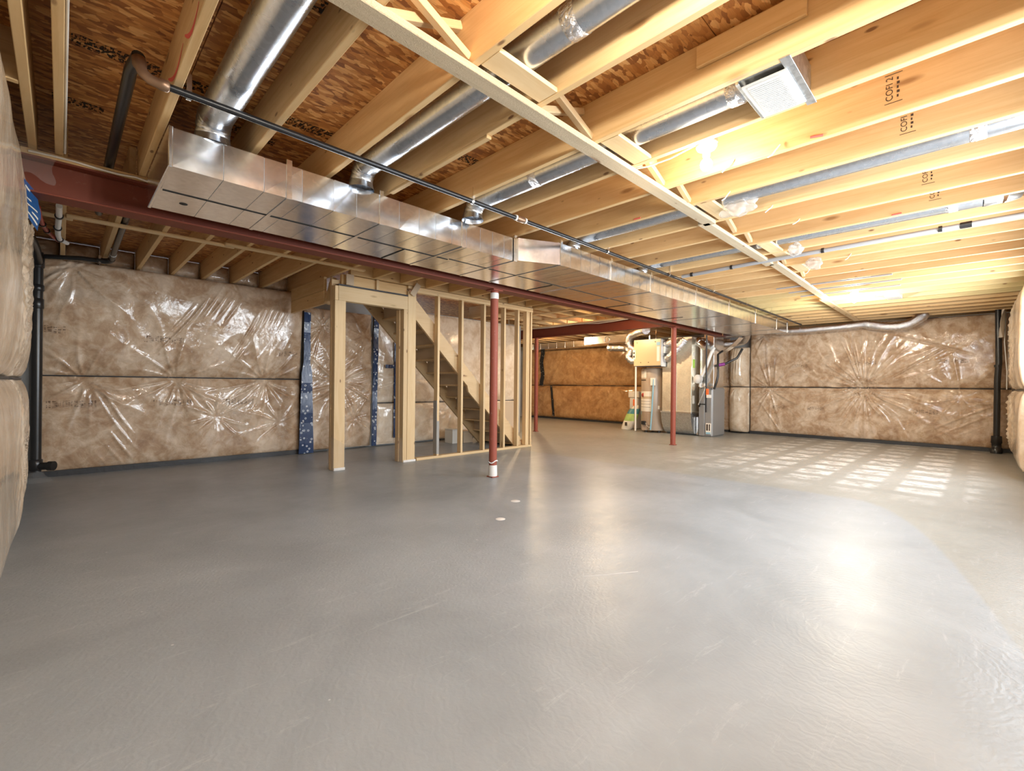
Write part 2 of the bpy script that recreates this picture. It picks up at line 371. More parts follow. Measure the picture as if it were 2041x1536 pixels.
# numpy value noise
def vn(x, y, seed):
    xi = np.floor(x).astype(int); yi = np.floor(y).astype(int); fx = x-xi; fy = y-yi
    def h(a, b_):
        q = (a*374761393+b_*668265263+seed*974711) & 0xffffffff
        q = ((q ^ (q >> 13))*1274126177) & 0xffffffff
        return ((q ^ (q >> 16)) & 0xffff)/65535.
    fx = fx*fx*(3-2*fx); fy = fy*fy*(3-2*fy)
    return (h(xi, yi)*(1-fx)+h(xi+1, yi)*fx)*(1-fy)+(h(xi, yi+1)*(1-fx)+h(xi+1, yi+1)*fx)*fy
class Blanket:
    """plastic-wrapped batts on a wall: P0 foot corner, U along the wall, Nn into the room"""
    def __init__(s, P0, U, Nn, Wd, rows, puff, staples=(), folds=(), seed=1, lean=None, endtaper=14, rough=1.):
        s.P0, s.U, s.Nn = np.array(P0, float), np.array(U, float), np.array(Nn, float)
        s.W, s.rows, s.puff, s.st, s.fo, s.seed, s.lean, s.et, s.rg = Wd, rows, puff, staples, folds, seed, lean, endtaper, rough
    def disp(s, a, t, row):
        z0, z1 = s.rows[row]; tt = np.clip((t-z0)/(z1-z0), 0, 1)
        d = s.puff[row]*np.power(np.clip(1-np.abs(2*tt-1)**5, 0, 1), .5)
        d = d*np.power(np.clip(1-np.abs(2*a/s.W-1)**s.et, 0, 1), .5)
        d = d+s.rg*(.030*(vn(a*1.9, t*1.9, s.seed)-.5)+.008*(vn(a*5, t*5, s.seed+1)-.5)+.0016*(vn(a*17, t*17, s.seed+2)-.5))
        for (s0, t0, k, amp, Lr, dep) in s.st:
            dx, dy = a-s0, t-t0; r = np.hypot(dx, dy)+1e-5; th = np.arctan2(dy, dx)
            w = np.exp(-r/Lr)*(1-np.exp(-(r/.06)**2))
            cr = (1-np.abs(np.sin(k*th+3.*vn(th*3+9, r*1.5, s.seed+5))))**2.2
            d = d+1.7*amp*w*cr*(.3+1.4*vn(th*4+40, r*.7, s.seed+6))-dep*np.exp(-(r/.16)**2)
        for (s0, t0, ang, lam, amp, rs, rt) in s.fo:
            dx, dy = a-s0, t-t0; q = -dx*math.sin(ang)+dy*math.cos(ang); p = dx*math.cos(ang)+dy*math.sin(ang)
            mk = np.exp(-(p/rs)**2-(q/rt)**2)
            cr = (1-np.abs(np.sin(math.pi*(q/lam*.95+2.6*vn(p*.9+5, q*2.2, s.seed+8)))))**3.2
            brk = np.clip((vn(p*1.6+3, q*9, s.seed+9)-.36)*3.2, 0, 1.3)*np.clip((vn(p*1.1, q*1.6, s.seed+12)-.12)*2.4, 0, 1)
            d = d+1.7*amp*mk*cr*brk
        if s.lean: d = d+s.lean(a, t)
        return d
    def pos(s, a, t, row, off=0.):
        d = s.disp(a, t, row)+off
        return s.P0+a[..., None]*s.U+t[..., None]*np.array([0, 0, 1.])+d[..., None]*s.Nn
    def patch(s, a0, a1, t0, t1, row, res, off=0.):
        na, nt_ = max(2, int((a1-a0)/res)+1), max(2, int((t1-t0)/res)+1)
        A, T = np.meshgrid(np.linspace(a0, a1, na), np.linspace(t0, t1, nt_)); Pp = s.pos(A, T, row, off).reshape(-1, 3)
        i = np.arange(na*nt_).reshape(nt_, na); q = np.stack([i[:-1, :-1], i[:-1, 1:], i[1:, 1:], i[1:, :-1]], -1).reshape(-1, 4)
        return Pp, q
    def mesh(s, name, Pp, q, mat, parent):
        o0 = Pp.mean(0); o0[2] = Pp[:, 2].min(); me = bpy.data.meshes.new(name); V = Pp-o0
        me.vertices.add(len(V)); me.vertices.foreach_set('co', V.ravel())
        me.loops.add(q.size); me.loops.foreach_set('vertex_index', q.ravel().astype(np.int32))
        me.polygons.add(len(q)); me.polygons.foreach_set('loop_start', np.arange(0, q.size, 4, dtype=np.int32))
        me.update(calc_edges=True); me.validate()
        n0 = me.polygons[0].normal
        if n0.dot(Vector(s.Nn)) < 0: me.flip_normals()
        me.polygons.foreach_set('use_smooth', [True]*len(q)); me.update()
        return link(name, me, mat, parent, Matrix.Translation(Vector(o0)))
    def build(s, name, label, mat, res, group=None, names=('lower_batt', 'upper_batt'), seam=True, foot=True, prints=()):
        c = s.P0+s.U*s.W/2; t = thing(name, label, 'insulation', tuple(c), group)
        for r, (z0, z1) in enumerate(s.rows):
            # front skin with its edges folded back so that it has thickness
            Pp, q = s.patch(0, s.W, z0, z1, r, res)
            na = max(2, int(s.W/res)+1); nt_ = max(2, int((z1-z0)/res)+1); idx = np.arange(na*nt_).reshape(nt_, na)
            ring = np.concatenate([idx[0, :], idx[1:, -1], idx[-1, -2::-1], idx[-2:0:-1, 0]]); back = Pp[ring].copy()
            back -= np.outer((back-s.P0) @ s.Nn, s.Nn); nb = len(Pp); Pp = np.vstack([Pp, back]); n = len(ring); k = np.arange(n)
            q = np.vstack([q, np.stack([ring, nb+k, nb+(k+1) % n, ring[(k+1) % n]], -1)])
            s.mesh(names[r], Pp, q, mat, t)
        if seam and len(s.rows) > 1:
            zz = s.rows[0][1]; aa = np.linspace(0.0, s.W, 40); pp = s.pos(aa, np.full(40, zz-.004), 0, .006)
            MB().tube([tuple(p) for p in pp], .009, 6).build('seam_strip', 'tar', t)
        if foot:
            b_ = MB(); a, e = s.P0+s.Nn*.0, s.P0+s.U*s.W+s.Nn*.0
            n = s.Nn*.05; V = [a+n*.0, e, e+n+np.array([0, 0, 0]), a+n]; up = np.array([0, 0, s.rows[0][0]+.015])
            b_.add([tuple(p) for p in V]+[tuple(p+up) for p in V], [(0, 1, 2, 3), (4, 5, 6, 7), (0, 1, 5, 4), (1, 2, 6, 5), (2, 3, 7, 6), (3, 0, 4, 7)])
            b_.build('foot_membrane', 'tar', t)
        for (a0, a1, t0, t1, r) in prints:
            Pp, q = s.patch(a0, a1, t0, t1, r, .03, .006); s.mesh('faded_print', Pp, q, 'print', t)
        return t
def textmesh(name, body, size, mat, parent, mw, bold=0):
    cu = bpy.data.curves.new(name, 'FONT'); cu.body = body; cu.size = size; cu.align_x = 'CENTER'; cu.align_y = 'CENTER'; cu.offset = bold
    o = bpy.data.objects.new(name, cu); COL.objects.link(o); dg = bpy.context.evaluated_depsgraph_get()
    me = bpy.data.meshes.new_from_object(o.evaluated_get(dg)); bpy.data.objects.remove(o); bpy.data.curves.remove(cu)
    me.materials.clear()
    return link(name, me, mat, parent, mw)
def frame(x, y, origin):
    x, y = Vector(x).normalized(), Vector(y).normalized(); z = x.cross(y); m = Matrix((x, y, z)).transposed().to_4x4(); m.translation = origin; return m
# ================================================================== SETTING
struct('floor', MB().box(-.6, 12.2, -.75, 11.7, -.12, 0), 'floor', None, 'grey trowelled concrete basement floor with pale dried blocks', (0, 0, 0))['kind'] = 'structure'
def wall_with_openings():
    b = MB(); y0, y1 = -.75, -.52; xs = [(-.6, 2.4), (3.7, 4.3), (5.5, 6.65), (7.95, 12.2)]
    for a, e in xs: b.box(a, e, y0, y1, 0, 2.47)
    for a, e in ((2.4, 3.7), (4.3, 5.5), (6.65, 7.95)): b.box(a, e, y0, y1, 0, 1.16); b.box(a, e, y0, y1, 2.04, 2.47)
    return b
struct('wall_right', wall_with_openings(), 'conc')
for i, (a, e) in enumerate(((2.4, 3.7), (4.3, 5.5), (6.65, 7.95))):
    b = MB()
    for q in ((a, a+.05, 1.16, 2.04), (e-.05, e, 1.16, 2.04), (a+.05, e-.05, 1.16, 1.21), (a+.05, e-.05, 1.99, 2.04), ((a+e)/2-.025, (a+e)/2+.025, 1.21, 1.99)):
        b.box(q[0], q[1], -.70, -.60, q[2], q[3])
    w = struct('window_%d' % (i+1), b, 'white')  # the last of these is an added window, for fill light
    for x0, x1 in ((a+.05, (a+e)/2-.025), ((a+e)/2+.025, e-.05)): MB().box(x0, x1, -.655, -.648, 1.21, 1.99).build('pane', 'glass', w)
struct('wall_front', MB().box(-.75, -.46, -.75, 11.7, 0, 2.47), 'conc')
struct('wall_left', MB().box(-.46, 7.62, 7.5, 7.72, 0, 2.47), 'conc')
struct('wall_return', MB().box(7.42, 7.62, 7.72, 11.5, 0, 2.47), 'conc')
struct('wall_side', MB().box(7.42, 12.2, 11.5, 11.7, 0, 2.47), 'conc')
struct('wall_back', MB().box(11.95, 12.2, -.52, 11.5, 0, 2.47), 'conc')
# rim boards on top of the walls
struct('trim_1', MB().box(-.6, 12.2, -.75, -.71, ZJ, ZT), 'joist'); struct('trim_2', MB().box(12.15, 12.2, -.71, 11.7, ZJ, ZT), 'joist')
struct('trim_3', MB().box(-.46, 12.15, 11.66, 11.7, ZJ, ZT), 'joist'); struct('trim_4', MB().box(-.75, -.70, -.71, 11.66, ZJ, ZT), 'joist')
ceil = struct('ceiling', MB().box(-.75, 12.2, -.75, 11.7, ZT+.019, ZT+.06), 'drywall')
yrow = [-.75+.4+1.22*k for k in range(-1, 11)]
for r, y0 in enumerate(yrow):
    y0_, y1_ = max(y0, -.74), min(y0+1.216, 11.69)
    if y1_-y0_ < .1: continue
    x = -.74-(1.22 if r % 2 else 0.)
    while x < 12.2:
        a, e = max(x, -.74), min(x+2.436, 12.19)
        if e-a > .05: MB().box(a, e, y0_, y1_, ZT, ZT+.018).build('osb_panel', 'osb', ceil)
        x += 2.44
# ink stamps on the subfloor boards
for (x, y, w, h) in ((.02, 3.02, .55, .10), (.55, 2.0, .3, .08), (.62, 3.35, .4, .10), (.95, 3.0, .35, .10), (1.42, 2.85, .4, .1), (2.0, 2.6, .35, .1), (-.05, 3.7, .22, .08)):
    b = MB().box(x-.0, x+w, y-h/2, y+h/2, ZT-.0012, ZT-.0004); b.build('board_stamp', 'osbink', ceil)
ORD = ['', 'first', 'second', 'third', 'fourth', 'fifth', 'sixth', 'seventh', 'eighth', 'ninth', 'tenth', 'eleventh', 'twelfth', 'thirteenth', 'fourteenth', 'fifteenth', 'sixteenth', 'seventeenth']
# ================================================================== JOISTS
XJ = [0.0, .40, .841, 1.29, 1.705, 2.185, 2.59, 3.036, 3.448, 3.927, 4.387, 4.793, 5.246, 5.557, 5.90, 6.29]
while XJ[-1] < 11.5: XJ.append(XJ[-1]+.405)
special = {0: 'spruce ceiling joist next to the front wall with a white cable stapled along it', 1: 'spruce ceiling joist with red crayon arcs above the duct end cap',
           2: 'spruce ceiling joist with the wide silver pipe on its wall side', 3: 'spruce ceiling joist with the blue-grey pipe rising just past it',
           4: 'spruce ceiling joist with a thin lath nailed under it', 5: 'spruce ceiling joist with a board scabbed on its face, before the register box',
           6: 'spruce ceiling joist beside the bulb, between register box and lampholder', 7: 'spruce ceiling joist just behind the bare bulb, with a red crayon dab',
           8: 'spruce ceiling joist stamped with a grade mark, in front of the long grey pipe', 9: 'spruce ceiling joist right behind the long grey pipe and plastic bag',
           10: 'spruce ceiling joist with dark knots, two past the plastic bag', 11: 'spruce ceiling joist just before the pipe with the elbow',
           12: 'spruce ceiling joist just behind the pipe with the elbow', 13: 'spruce ceiling joist just past the white plastic conduit'}
joists = []
for i, x in enumerate(XJ):
    o = timber('ceiling_joist', (x-.019, -.70, ZJ+.1175), (x-.019, 4.09, ZJ+.1175), .038, .235, 'joist_green' if 7.8 < x < 9.6 else 'joist')
    tag(o, special.get(i, ('plain spruce' if x < 7.8 or x > 9.6 else 'yellow-green')+' ceiling joist, '+ORD[max(1, min(17, len(range(0, int(round((11.95-x)/.405)))) or 1))]+' from the far insulated wall'), 'joist', 'ceiling joists over the main room')
    joists.append(o)
o = timber('ceiling_joist', (-.133, -.70, ZJ+.1175), (-.133, 4.09, ZJ+.1175), .038, .235, 'joist')
tag(o, 'spruce ceiling joist tight above the front wall insulation', 'joist', 'ceiling joists over the main room')
for n_, y in enumerate((1.3, 2.25, 3.15)):
    o = timber('joist_blocking', (-.70, y, ZJ+.1175), (-.153, y, ZJ+.1175), .038, .235, 'joist')
    tag(o, 'short solid block between front wall and end joist, '+ORD[3-n_]+' from the steel beam', 'blocking', 'blocks over the front wall')
# joists from the beam to the left wall
XL = [.02, .36, .69, 1.03, 1.37, 1.72, 2.10, 2.50]
for i, x in enumerate(XL):
    o = timber('ceiling_joist', (x-.019, 4.11, ZJ+.1175), (x-.019, 7.48, ZJ+.1175), .038, .235, 'joist')
    tag(o, 'joist from the steel beam to the left wall, '+ORD[i+1]+' from the front wall', 'joist', 'joists behind the steel beam')
for i, x in enumerate((2.95, 3.36, 3.77, 4.18, 4.6, 5.0, 5.42, 5.84)):
    o = timber('ceiling_joist', (x-.019, 4.11, ZJ+.1175), (x-.019, 5.60, ZJ+.1175), .038, .235, 'joist')
    tag(o, 'short joist between steel beam and stud wall, '+ORD[i+1]+' from the door post', 'joist', 'short joists beside the stair')
# joists of the back bay, parallel to the long steel beam
for k in range(16):
    y = 4.45+.41*k
    x0 = 6.12 if y < 7.3 else 7.45
    o = timber('ceiling_joist', (x0, y, ZJ+.1175), (8.05, y, ZJ+.1175), .038, .235, 'joist')
    tag(o, 'back bay joist ending on the short red beam, '+ORD[k+1]+' from the long beam', 'joist', 'joists of the back bay')
    o = timber('ceiling_joist', (8.07, y, ZJ+.1175), (12.1, y, ZJ+.1175), .038, .235, 'joist')
    tag(o, 'back bay joist above the furnace, '+ORD[k+1]+' from the long beam', 'joist', 'joists above the furnace')
o = timber('trimmer_joist', (6.08, 4.12, ZJ+.1175), (6.08, 7.46, ZJ+.1175), .076, .235, 'joist'); tag(o, 'doubled trimmer joist over the end of the stud wall', 'joist')
# crayon, stamps and scab board on joists
def crayon(j, x, pts, r=.006):
    MB().tube(pts, r, 5).build('crayon_mark', 'crayon', j)
def smear(j, x, pts, w):
    b = MB(); V = []; n = len(pts)
    for i, (y, z) in enumerate(pts):
        a, c = pts[max(i-1, 0)], pts[min(i+1, n-1)]; ty, tz = c[0]-a[0], c[1]-a[1]; l_ = math.hypot(ty, tz); h_ = w*(.25+.75*math.sin(math.pi*(i+.5)/n))
        for sg in (-1, 1): V.append((x, y-sg*tz/l_*h_/2, z+sg*ty/l_*h_/2))
    b.add(V+[(p[0]+.0006, p[1], p[2]) for p in V], [(2*i, 2*i+1, 2*i+3, 2*i+2) for i in range(n-1)]+[(2*n+2*i, 2*n+2*i+2, 2*n+2*i+3, 2*n+2*i+1) for i in range(n-1)]); b.build('crayon_mark', 'crayon', j)
for y0, y1, zt, zb in ((2.08, 2.36, .085, .012), (2.40, 2.78, .10, .015)):
    smear(joists[1], .3612, [(y0+(y1-y0)*k/12, ZJ+zt-(zt-zb)*math.sin(math.pi*(.15+.8*k/12))) for k in range(13)], .024)
crayon(joists[7], 0, [(2.995, .62+.012*k, ZJ+.012+.002*k) for k in range(6)], .007)
crayon(joists[8], 0, [(3.409, 1.98+.012*k, ZJ+.010) for k in range(6)], .006)
crayon(joists[11], 0, [(4.754, .45+.012*k, ZJ+.010) for k in range(6)], .007)
for i, y in ((7, .335), (8, .315), (10, .285), (11, .27)):
    x = XJ[i]-.038-.001
    textmesh('grade_stamp', 'COFI 2', .040, 'ink', joists[i], frame((0, 0, 1), (0, 1, 0), (x, y, ZJ+.135)))
    for zz in (-.072, .072): MB().box(x, x+.0005, y-.05, y+.02, ZJ+.135+zz-.0015, ZJ+.135+zz+.0015).build('stamp_bar', 'ink', joists[i])
    for q_ in range(5): MB().box(x, x+.0005, y-.035-.004*(q_ % 2), y-.028, ZJ+.085+.022*q_, ZJ+.098+.022*q_).build('stamp_mark', 'ink', joists[i])
o = timber('scab_board', (XJ[5]-.0385-.012, .95, ZJ+.165), (XJ[5]-.0385-.012, .50, ZJ+.165), .022, .10, 'joist'); tag(o, 'short scab board nailed high on a joist face near the register box', 'board')
o = timber('nailed_lath', (XJ[4]-.019, 1.92, ZJ-.010), (XJ[4]-.019, 2.98, ZJ-.010), .038, .018, 'joist'); tag(o, 'thin wooden lath nailed under a joist behind the strapping', 'lath')
# ------------------------------------------------------------------ strapping under the joists
STR = [((.30, 1.585), (3.86, 1.59), 'rough sawn strapping board under the joists, first length from the front wall'),
       ((3.80, 1.625), (5.60, 1.645), 'rough strapping board, second length, lapped behind the first near the plastic bag'),
       ((5.55, 1.60), (8.30, 1.66), 'rough strapping board, third length, crossing under the conduit'),
       ((8.28, 1.70), (11.3, 1.74), 'clean pale strapping board, last length, running to the far wall')]
for k, (a, b_, lab) in enumerate(STR):
    z = ZJ-.017
    o = timber('strapping_board', (*a, z), (*b_, z), .09, .032, 'strap' if k < 3 else 'stud'); tag(o, lab, 'board')
o = timber('strapping_board', (-.40, 5.42, ZJ-.011), (.06, 5.41, ZJ-.011), .07, .021, 'stud'); tag(o, 'short strapping stub beside the coloured water pipes', 'board')
o = timber('strapping_board', (.02, 5.34, ZJ-.011), (1.25, 5.32, ZJ-.011), .07, .021, 'stud'); tag(o, 'pale strapping board behind the beam, length nearest the black stack', 'board')
o = timber('strapping_board', (1.15, 5.27, ZJ-.011), (2.62, 5.25, ZJ-.011), .07, .021, 'stud'); tag(o, 'pale strapping board behind the beam, length ending over the door post', 'board')
for y0, lab in ((4.55, 'pale strapping board of the back bay, the one nearer the long beam'),):
    pass
o = timber('strapping_board', (6.55, 4.3, ZJ-.011), (6.55, 9.5, ZJ-.011), .09, .021, 'stud'); tag(o, 'pale strapping board across the back bay joists beyond the stud wall', 'board')
o = timber('strapping_board', (7.25, 4.3, ZJ-.011), (7.25, 7.3, ZJ-.011), .09, .021, 'stud'); tag(o, 'pale strapping board across the back bay close to the short red beam', 'board')
# cross bridging between joists
def bridging(i, j, y, lab):
    x0, x1 = XJ[i], XJ[j]-.038
    t = thing('cross_bridging', lab, 'bridging', ((x0+x1)/2, y, ZJ), 'cross bridging above the strapping')
    timber('strut', (x0-.0, y-.03, ZT-.035), (x1+.0, y-.03, ZJ+.03), .036, .036, 'stud', t)
    timber('strut', (x0-.0, y+.03, ZJ+.03), (x1+.0, y+.03, ZT-.035), .036, .036, 'stud', t)
for n_, k in enumerate((2, 4, 6, 7, 9, 10, 13, 15)): bridging(k, k+1, 1.60, 'crossed wooden bridging above the strapping board, '+ORD[n_+1]+' pair from the front wall')
for n_, k in enumerate((3, 5, 8, 11, 12, 14)):
    x0, x1 = XJ[k], XJ[k+1]-.038
    o = timber('joist_blocking', (x0+.001, 1.47, ZJ+.011), (x1-.001, 1.47, ZJ+.011), .12, .022, 'stud')
    tag(o, 'short flat wooden block beside the strapping board, '+ORD[n_+1]+' from the front wall', 'blocking', 'flat blocks beside the strapping')
# ================================================================== STEEL
def ibeam(name, p0, p1, axis, z0, z1, fw, label, mat='red_beam', tf=.012, tw=.010):
    c = (Vector(p0)+Vector(p1))/2; t = thing(name, label, 'beam', (c.x, c.y, z0))
    def part(n, a0, a1, zz0, zz1, hw):
        b = MB()
        if axis == 'x': b.box(p0[0], p1[0], p0[1]-hw, p0[1]+hw, zz0, zz1, .002)
        else: b.box(p0[0]-hw, p0[0]+hw, p0[1], p1[1], zz0, zz1, .002)
        b.build(n, mat, t)
    part('bottom_flange', 0, 0, z0, z0+tf, fw/2); part('web', 0, 0, z0+tf, z1-tf, tw/2); part('top_flange', 0, 0, z1-tf, z1, fw/2)
    return t
ibeam('steel_beam', (-.185, 4.045, 0), (10.5, 4.045, 0), 'x', 2.21, 2.43, .16, 'long dark red steel I-beam carrying the joist ends beside the metal duct')
ibeam('steel_beam', (8.08, 4.14, 0), (8.08, 11.4, 0), 'y', 2.22, 2.43, .13, 'short rusty red steel I-beam of the back bay, square to the long beam')
o = timber('beam_nailer', (-.185, 4.045, 2.45), (10.6, 4.045, 2.45), .14, .038, 'joist'); tag(o, 'wooden nailer plank bolted on top of the long steel beam', 'board')
o = timber('beam_nailer', (8.08, 4.2, 2.45), (8.08, 11.4, 2.45), .12, .038, 'joist'); tag(o, 'wooden nailer plank on top of the short red beam', 'board')
def column(x, y, ztop, r, label, splash=True):
    t = thing('steel_column', label, 'column', (x, y, 0))
    MB().tube([(x, y, .012), (x, y, ztop-.012)], r, 24).build('shaft', 'red_col', t)
    MB().box(x-.075, x+.075, y-.07, y+.07, ztop-.012, ztop, .002).build('cap_plate', 'red_col', t)
    MB().box(x-.052, x+.052, y-.052, y+.052, 0, .012, .002).build('base_plate', 'red_col', t)
    if splash:
        MB().lathe((x, y, ztop-.105), [(r+.001, 0), (r+.003, .01), (r+.003, .06), (r+.001, .07)], 24).build('white_collar', 'offwhite', t)
        MB().lathe((x, y, .012), [(r+.004, 0), (r+.006, .02), (r+.003, .10), (r+.001, .13)], 24).build('plaster_splash', 'offwhite', t)
        cc = [(x+(r+.006)*math.cos(a), y+(r+.006)*math.sin(a), .15+.05*a/6.28+.01*math.sin(3*a)) for a in [k*.3 for k in range(24)]]
        MB().tube(cc, .007, 6).build('wrapped_cable', 'white', t)
    return t
column(3.66, 4.045, 2.21, .047, 'worn red steel column with white collar and white cable round its foot')
column(8.21, 4.045, 2.21, .047, 'plain red steel column where the two beams meet', False)
column(8.08, 7.42, 2.22, .045, 'red steel column under the short beam beside the brown insulation', False)
# ================================================================== INSULATED WALLS
pi = math.pi
B = Blanket((-.22, 7.40, 0), (1, 0, 0), (0, -1, 0), 2.86, [(.05, 1.15), (1.15, 2.46)], (.07, .10),
            staples=[(1.30, 1.12, 7, .030, .30, .02), (.42, 1.10, 6, .025, .30, .015), (2.35, 1.12, 7, .028, .32, .02), (.30, 2.40, 5, .03, .35, .01), (1.75, .62, 5, .02, .25, .01), (2.55, .5, 5, .018, .3, .0)],
            folds=[(1.55, 1.75, .95, .085, .030, .55, .75), (2.3, 1.7, 1.1, .07, .022, .5, .4), (.5, .6, -1.1, .11, .022, .5, .35), (2.4, 1.0, .9, .08, .015, .3, .3), (.35, 2.2, .9, .09, .02, .4, .25)],
            seed=11, lean=lambda a, t: .11*np.clip((t-1.2)/1.2, 0, 1)**.8)
B.build('insulation_blanket', 'plastic-wrapped tan fibreglass blanket on the left wall behind the steel beam', 'insul', .014,
        prints=[(.10, .52, .78, .86, 0), (1.05, 1.45, .78, .86, 0), (1.85, 2.2, .78, .86, 0), (.0, .25, 1.62, 1.70, 1), (2.5, 2.8, 1.48, 1.56, 1), (.95, 1.35, 1.58, 1.66, 1)])
B = Blanket((2.70, 7.40, 0), (1, 0, 0), (0, -1, 0), 1.12, [(.03, 2.28)], (.10,),
            staples=[(.55, 1.10, 8, .035, .45, .03), (.25, 2.0, 6, .03, .35, .01), (.8, .5, 5, .02, .3, .01), (.95, 1.9, 5, .02, .3, 0)],
            folds=[(.3, 1.6, 1.2, .07, .03, .5, .3), (.75, 1.1, .5, .06, .025, .4, .4)], seed=23)
B.build('insulation_blanket', 'crumpled plastic-wrapped blanket seen through the door opening between two navy tapes', 'insul', .014, names=('batt',), foot=False)
B = Blanket((3.92, 7.40, 0), (1, 0, 0), (0, -1, 0), 3.48, [(.03, .76), (.76, 2.44)], (.05, .05),
            staples=[(.6, 1.2, 5, .02, .5, 0), (1.6, .6, 6, .02, .5, 0)], folds=[(.3, 1.2, 1.5, .12, .02, .9, .3), (1.2, .5, .9, .1, .02, .5, .4)], seed=31)
B.build('insulation_blanket', 'pale poly-covered insulation on the wall behind the stair', 'insul_pale', .022, foot=False)
# far wall
B = Blanket((11.78, 3.86, 0), (0, -1, 0), (-1, 0, 0), 4.33, [(.05, 1.11), (1.11, 2.44)], (.09, .11),
            staples=[(2.20, 1.06, 15, .045, .55, .02), (.45, 1.05, 9, .035, .50, .01), (2.15, 1.16, 12, .040, .50, .02), (.35, 2.3, 6, .02, .4, 0), (3.6, .95, 5, .015, .5, 0)],
            folds=[(2.95, 1.68, .65, .075, .026, .5, .32), (3.5, .70, .55, .12, .02, .55, .4), (.6, .45, -1.0, .1, .02, .5, .35), (1.4, 1.6, -.9, .12, .018, .6, .35), (3.3, 2.05, -.35, .1, .02, .5, .25)], seed=47)
B.build('insulation_blanket', 'tan plastic-wrapped blanket on the far wall, with creases fanning from one staple', 'insul', .017,
        prints=[(.35, .55, 1.55, 1.62, 1), (.9, 1.2, 1.55, 1.62, 1), (2.0, 2.4, 1.58, 1.65, 1), (3.3, 3.7, 1.58, 1.65, 1), (.5, .75, .62, .69, 0), (1.2, 1.5, .62, .69, 0), (2.9, 3.3, .62, .70, 0)])
B = Blanket((11.78, 4.30, 0), (0, -1, 0), (-1, 0, 0), .42, [(.03, 1.11), (1.11, 2.05)], (.17, .17), staples=[(.2, 1.11, 5, .02, .3, .02)], folds=[(.2, 1.8, 1.5, .06, .02, .4, .2)], seed=53, endtaper=2.2, lean=lambda a, t: .16*np.power(np.clip(1-np.abs(2*a/.42-1)**3, 0, 1), .5))
B.build('insulation_blanket', 'bulging wrapped pilaster of insulation where the far wall meets the furnace corner', 'insul_pale', .014)
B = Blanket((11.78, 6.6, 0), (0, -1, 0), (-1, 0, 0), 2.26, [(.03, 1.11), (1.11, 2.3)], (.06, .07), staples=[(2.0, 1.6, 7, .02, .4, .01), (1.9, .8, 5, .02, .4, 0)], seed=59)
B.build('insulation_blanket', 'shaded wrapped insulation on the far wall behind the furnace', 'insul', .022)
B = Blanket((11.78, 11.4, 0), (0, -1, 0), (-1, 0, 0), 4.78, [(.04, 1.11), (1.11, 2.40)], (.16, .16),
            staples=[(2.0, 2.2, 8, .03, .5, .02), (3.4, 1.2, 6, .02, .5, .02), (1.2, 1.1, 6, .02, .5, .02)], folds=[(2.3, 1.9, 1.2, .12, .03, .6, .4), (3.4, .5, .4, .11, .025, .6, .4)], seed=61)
B.build('insulation_blanket', 'brown wrapped insulation coloured as in warm bulb light, across the back bay beside the water heater', 'insul_warm_lit', .026)
# right wall
B = Blanket((11.62, -.515, 0), (-1, 0, 0), (0, 1, 0), 3.5, [(.10, 1.09), (1.09, 2.40)], (.085, .085), staples=[(1.5, 1.1, 6, .02, .5, .02)], folds=[(1.2, .7, 1.3, .1, .03, .6, .6), (1.5, 1.8, 1.3, .12, .03, .6, .6)], seed=67, endtaper=40, lean=lambda a, t: .12+0*a)
B.build('insulation_blanket', 'wrapped insulation bulging from the right-hand wall beside the corner drain pipe', 'insul_pale', .025)
# front wall (left edge of the view)
B = Blanket((-.42, 2.2, 0), (0, 1, 0), (1, 0, 0), 2.72, [(.06, 1.10), (1.10, 2.42)], (.075, .085),
            staples=[(1.7, 1.12, 6, .012, .3, .02), (1.6, 1.75, 6, .012, .35, .02)], folds=[(2.1, 1.6, .5, .075, .010, .45, .7), (2.1, .5, .7, .10, .012, .45, .5), (2.1, 2.1, .4, .06, .010, .4, .3)], seed=71, endtaper=26, lean=lambda a, t: .175-.10*np.clip((.35-t)/.35, 0, 1)**2)
t = B.build('insulation_blanket', 'bulging pale wrapped insulation on the front wall where the beam enters', 'insul_pale', .014, prints=[(2.0, 2.45, .62, .74, 0)])
# poly flap and blue packet at the beam pocket
pk = thing('blue_packet', 'crumpled blue plastic packet taped between the front insulation and the beam', 'packet', (-.15, 3.9, 2.03))
def packet(a0, a1, t0, t1, off, name, mat):
    b = MB(); V = []
    for off2 in (off, off-.003):
        for i in range(9):
            for j in range(9):
                a_, t_ = a0+(a1-a0)*i/8, t0+(t1-t0)*j/8
                V.append((-.190+.085*a_+.012*math.sin(7*t_+4*a_)*.6, 3.72+.40*a_-off2-.008*math.sin(9*a_), 2.235-.17*t_-.05*a_*t_))
    g_ = [(i*9+j, i*9+j+1, (i+1)*9+j+1, (i+1)*9+j) for i in range(8) for j in range(8)]
    b.add(V, g_+[tuple(81+k for k in q_) for q_ in g_], True); return b.build(name, mat, pk)
packet(0, 1, 0, 1, 0, 'packet_film', 'bluewrap')
for t0_, a0_, a1_ in ((.12, .35, .6), (.35, .3, .7), (.55, .2, .85), (.72, .6, .9), (.85, .35, .95)): packet(a0_, a1_, t0_, t0_+.05, .004, 'packet_print', 'label_w')
b = MB(); fl = []
for i in range(9):
    for j in range(9):
        s_, t_ = i/8, j/8
        fl.append((-.20+.16*s_+.01*math.sin(9*t_), 3.93-.02*s_-.04*math.sin(3*t_), 2.50-.20*t_-.05*s_*s_+.012*math.sin(8*s_+5*t_)))
b.add(fl, [(i*9+j, i*9+j+1, (i+1)*9+j+1, (i+1)*9+j) for i in range(8) for j in range(8)], True)
tag(b.build('poly_flap', 'film', None), 'loose clear plastic flap hanging over the steel beam pocket', 'plastic')
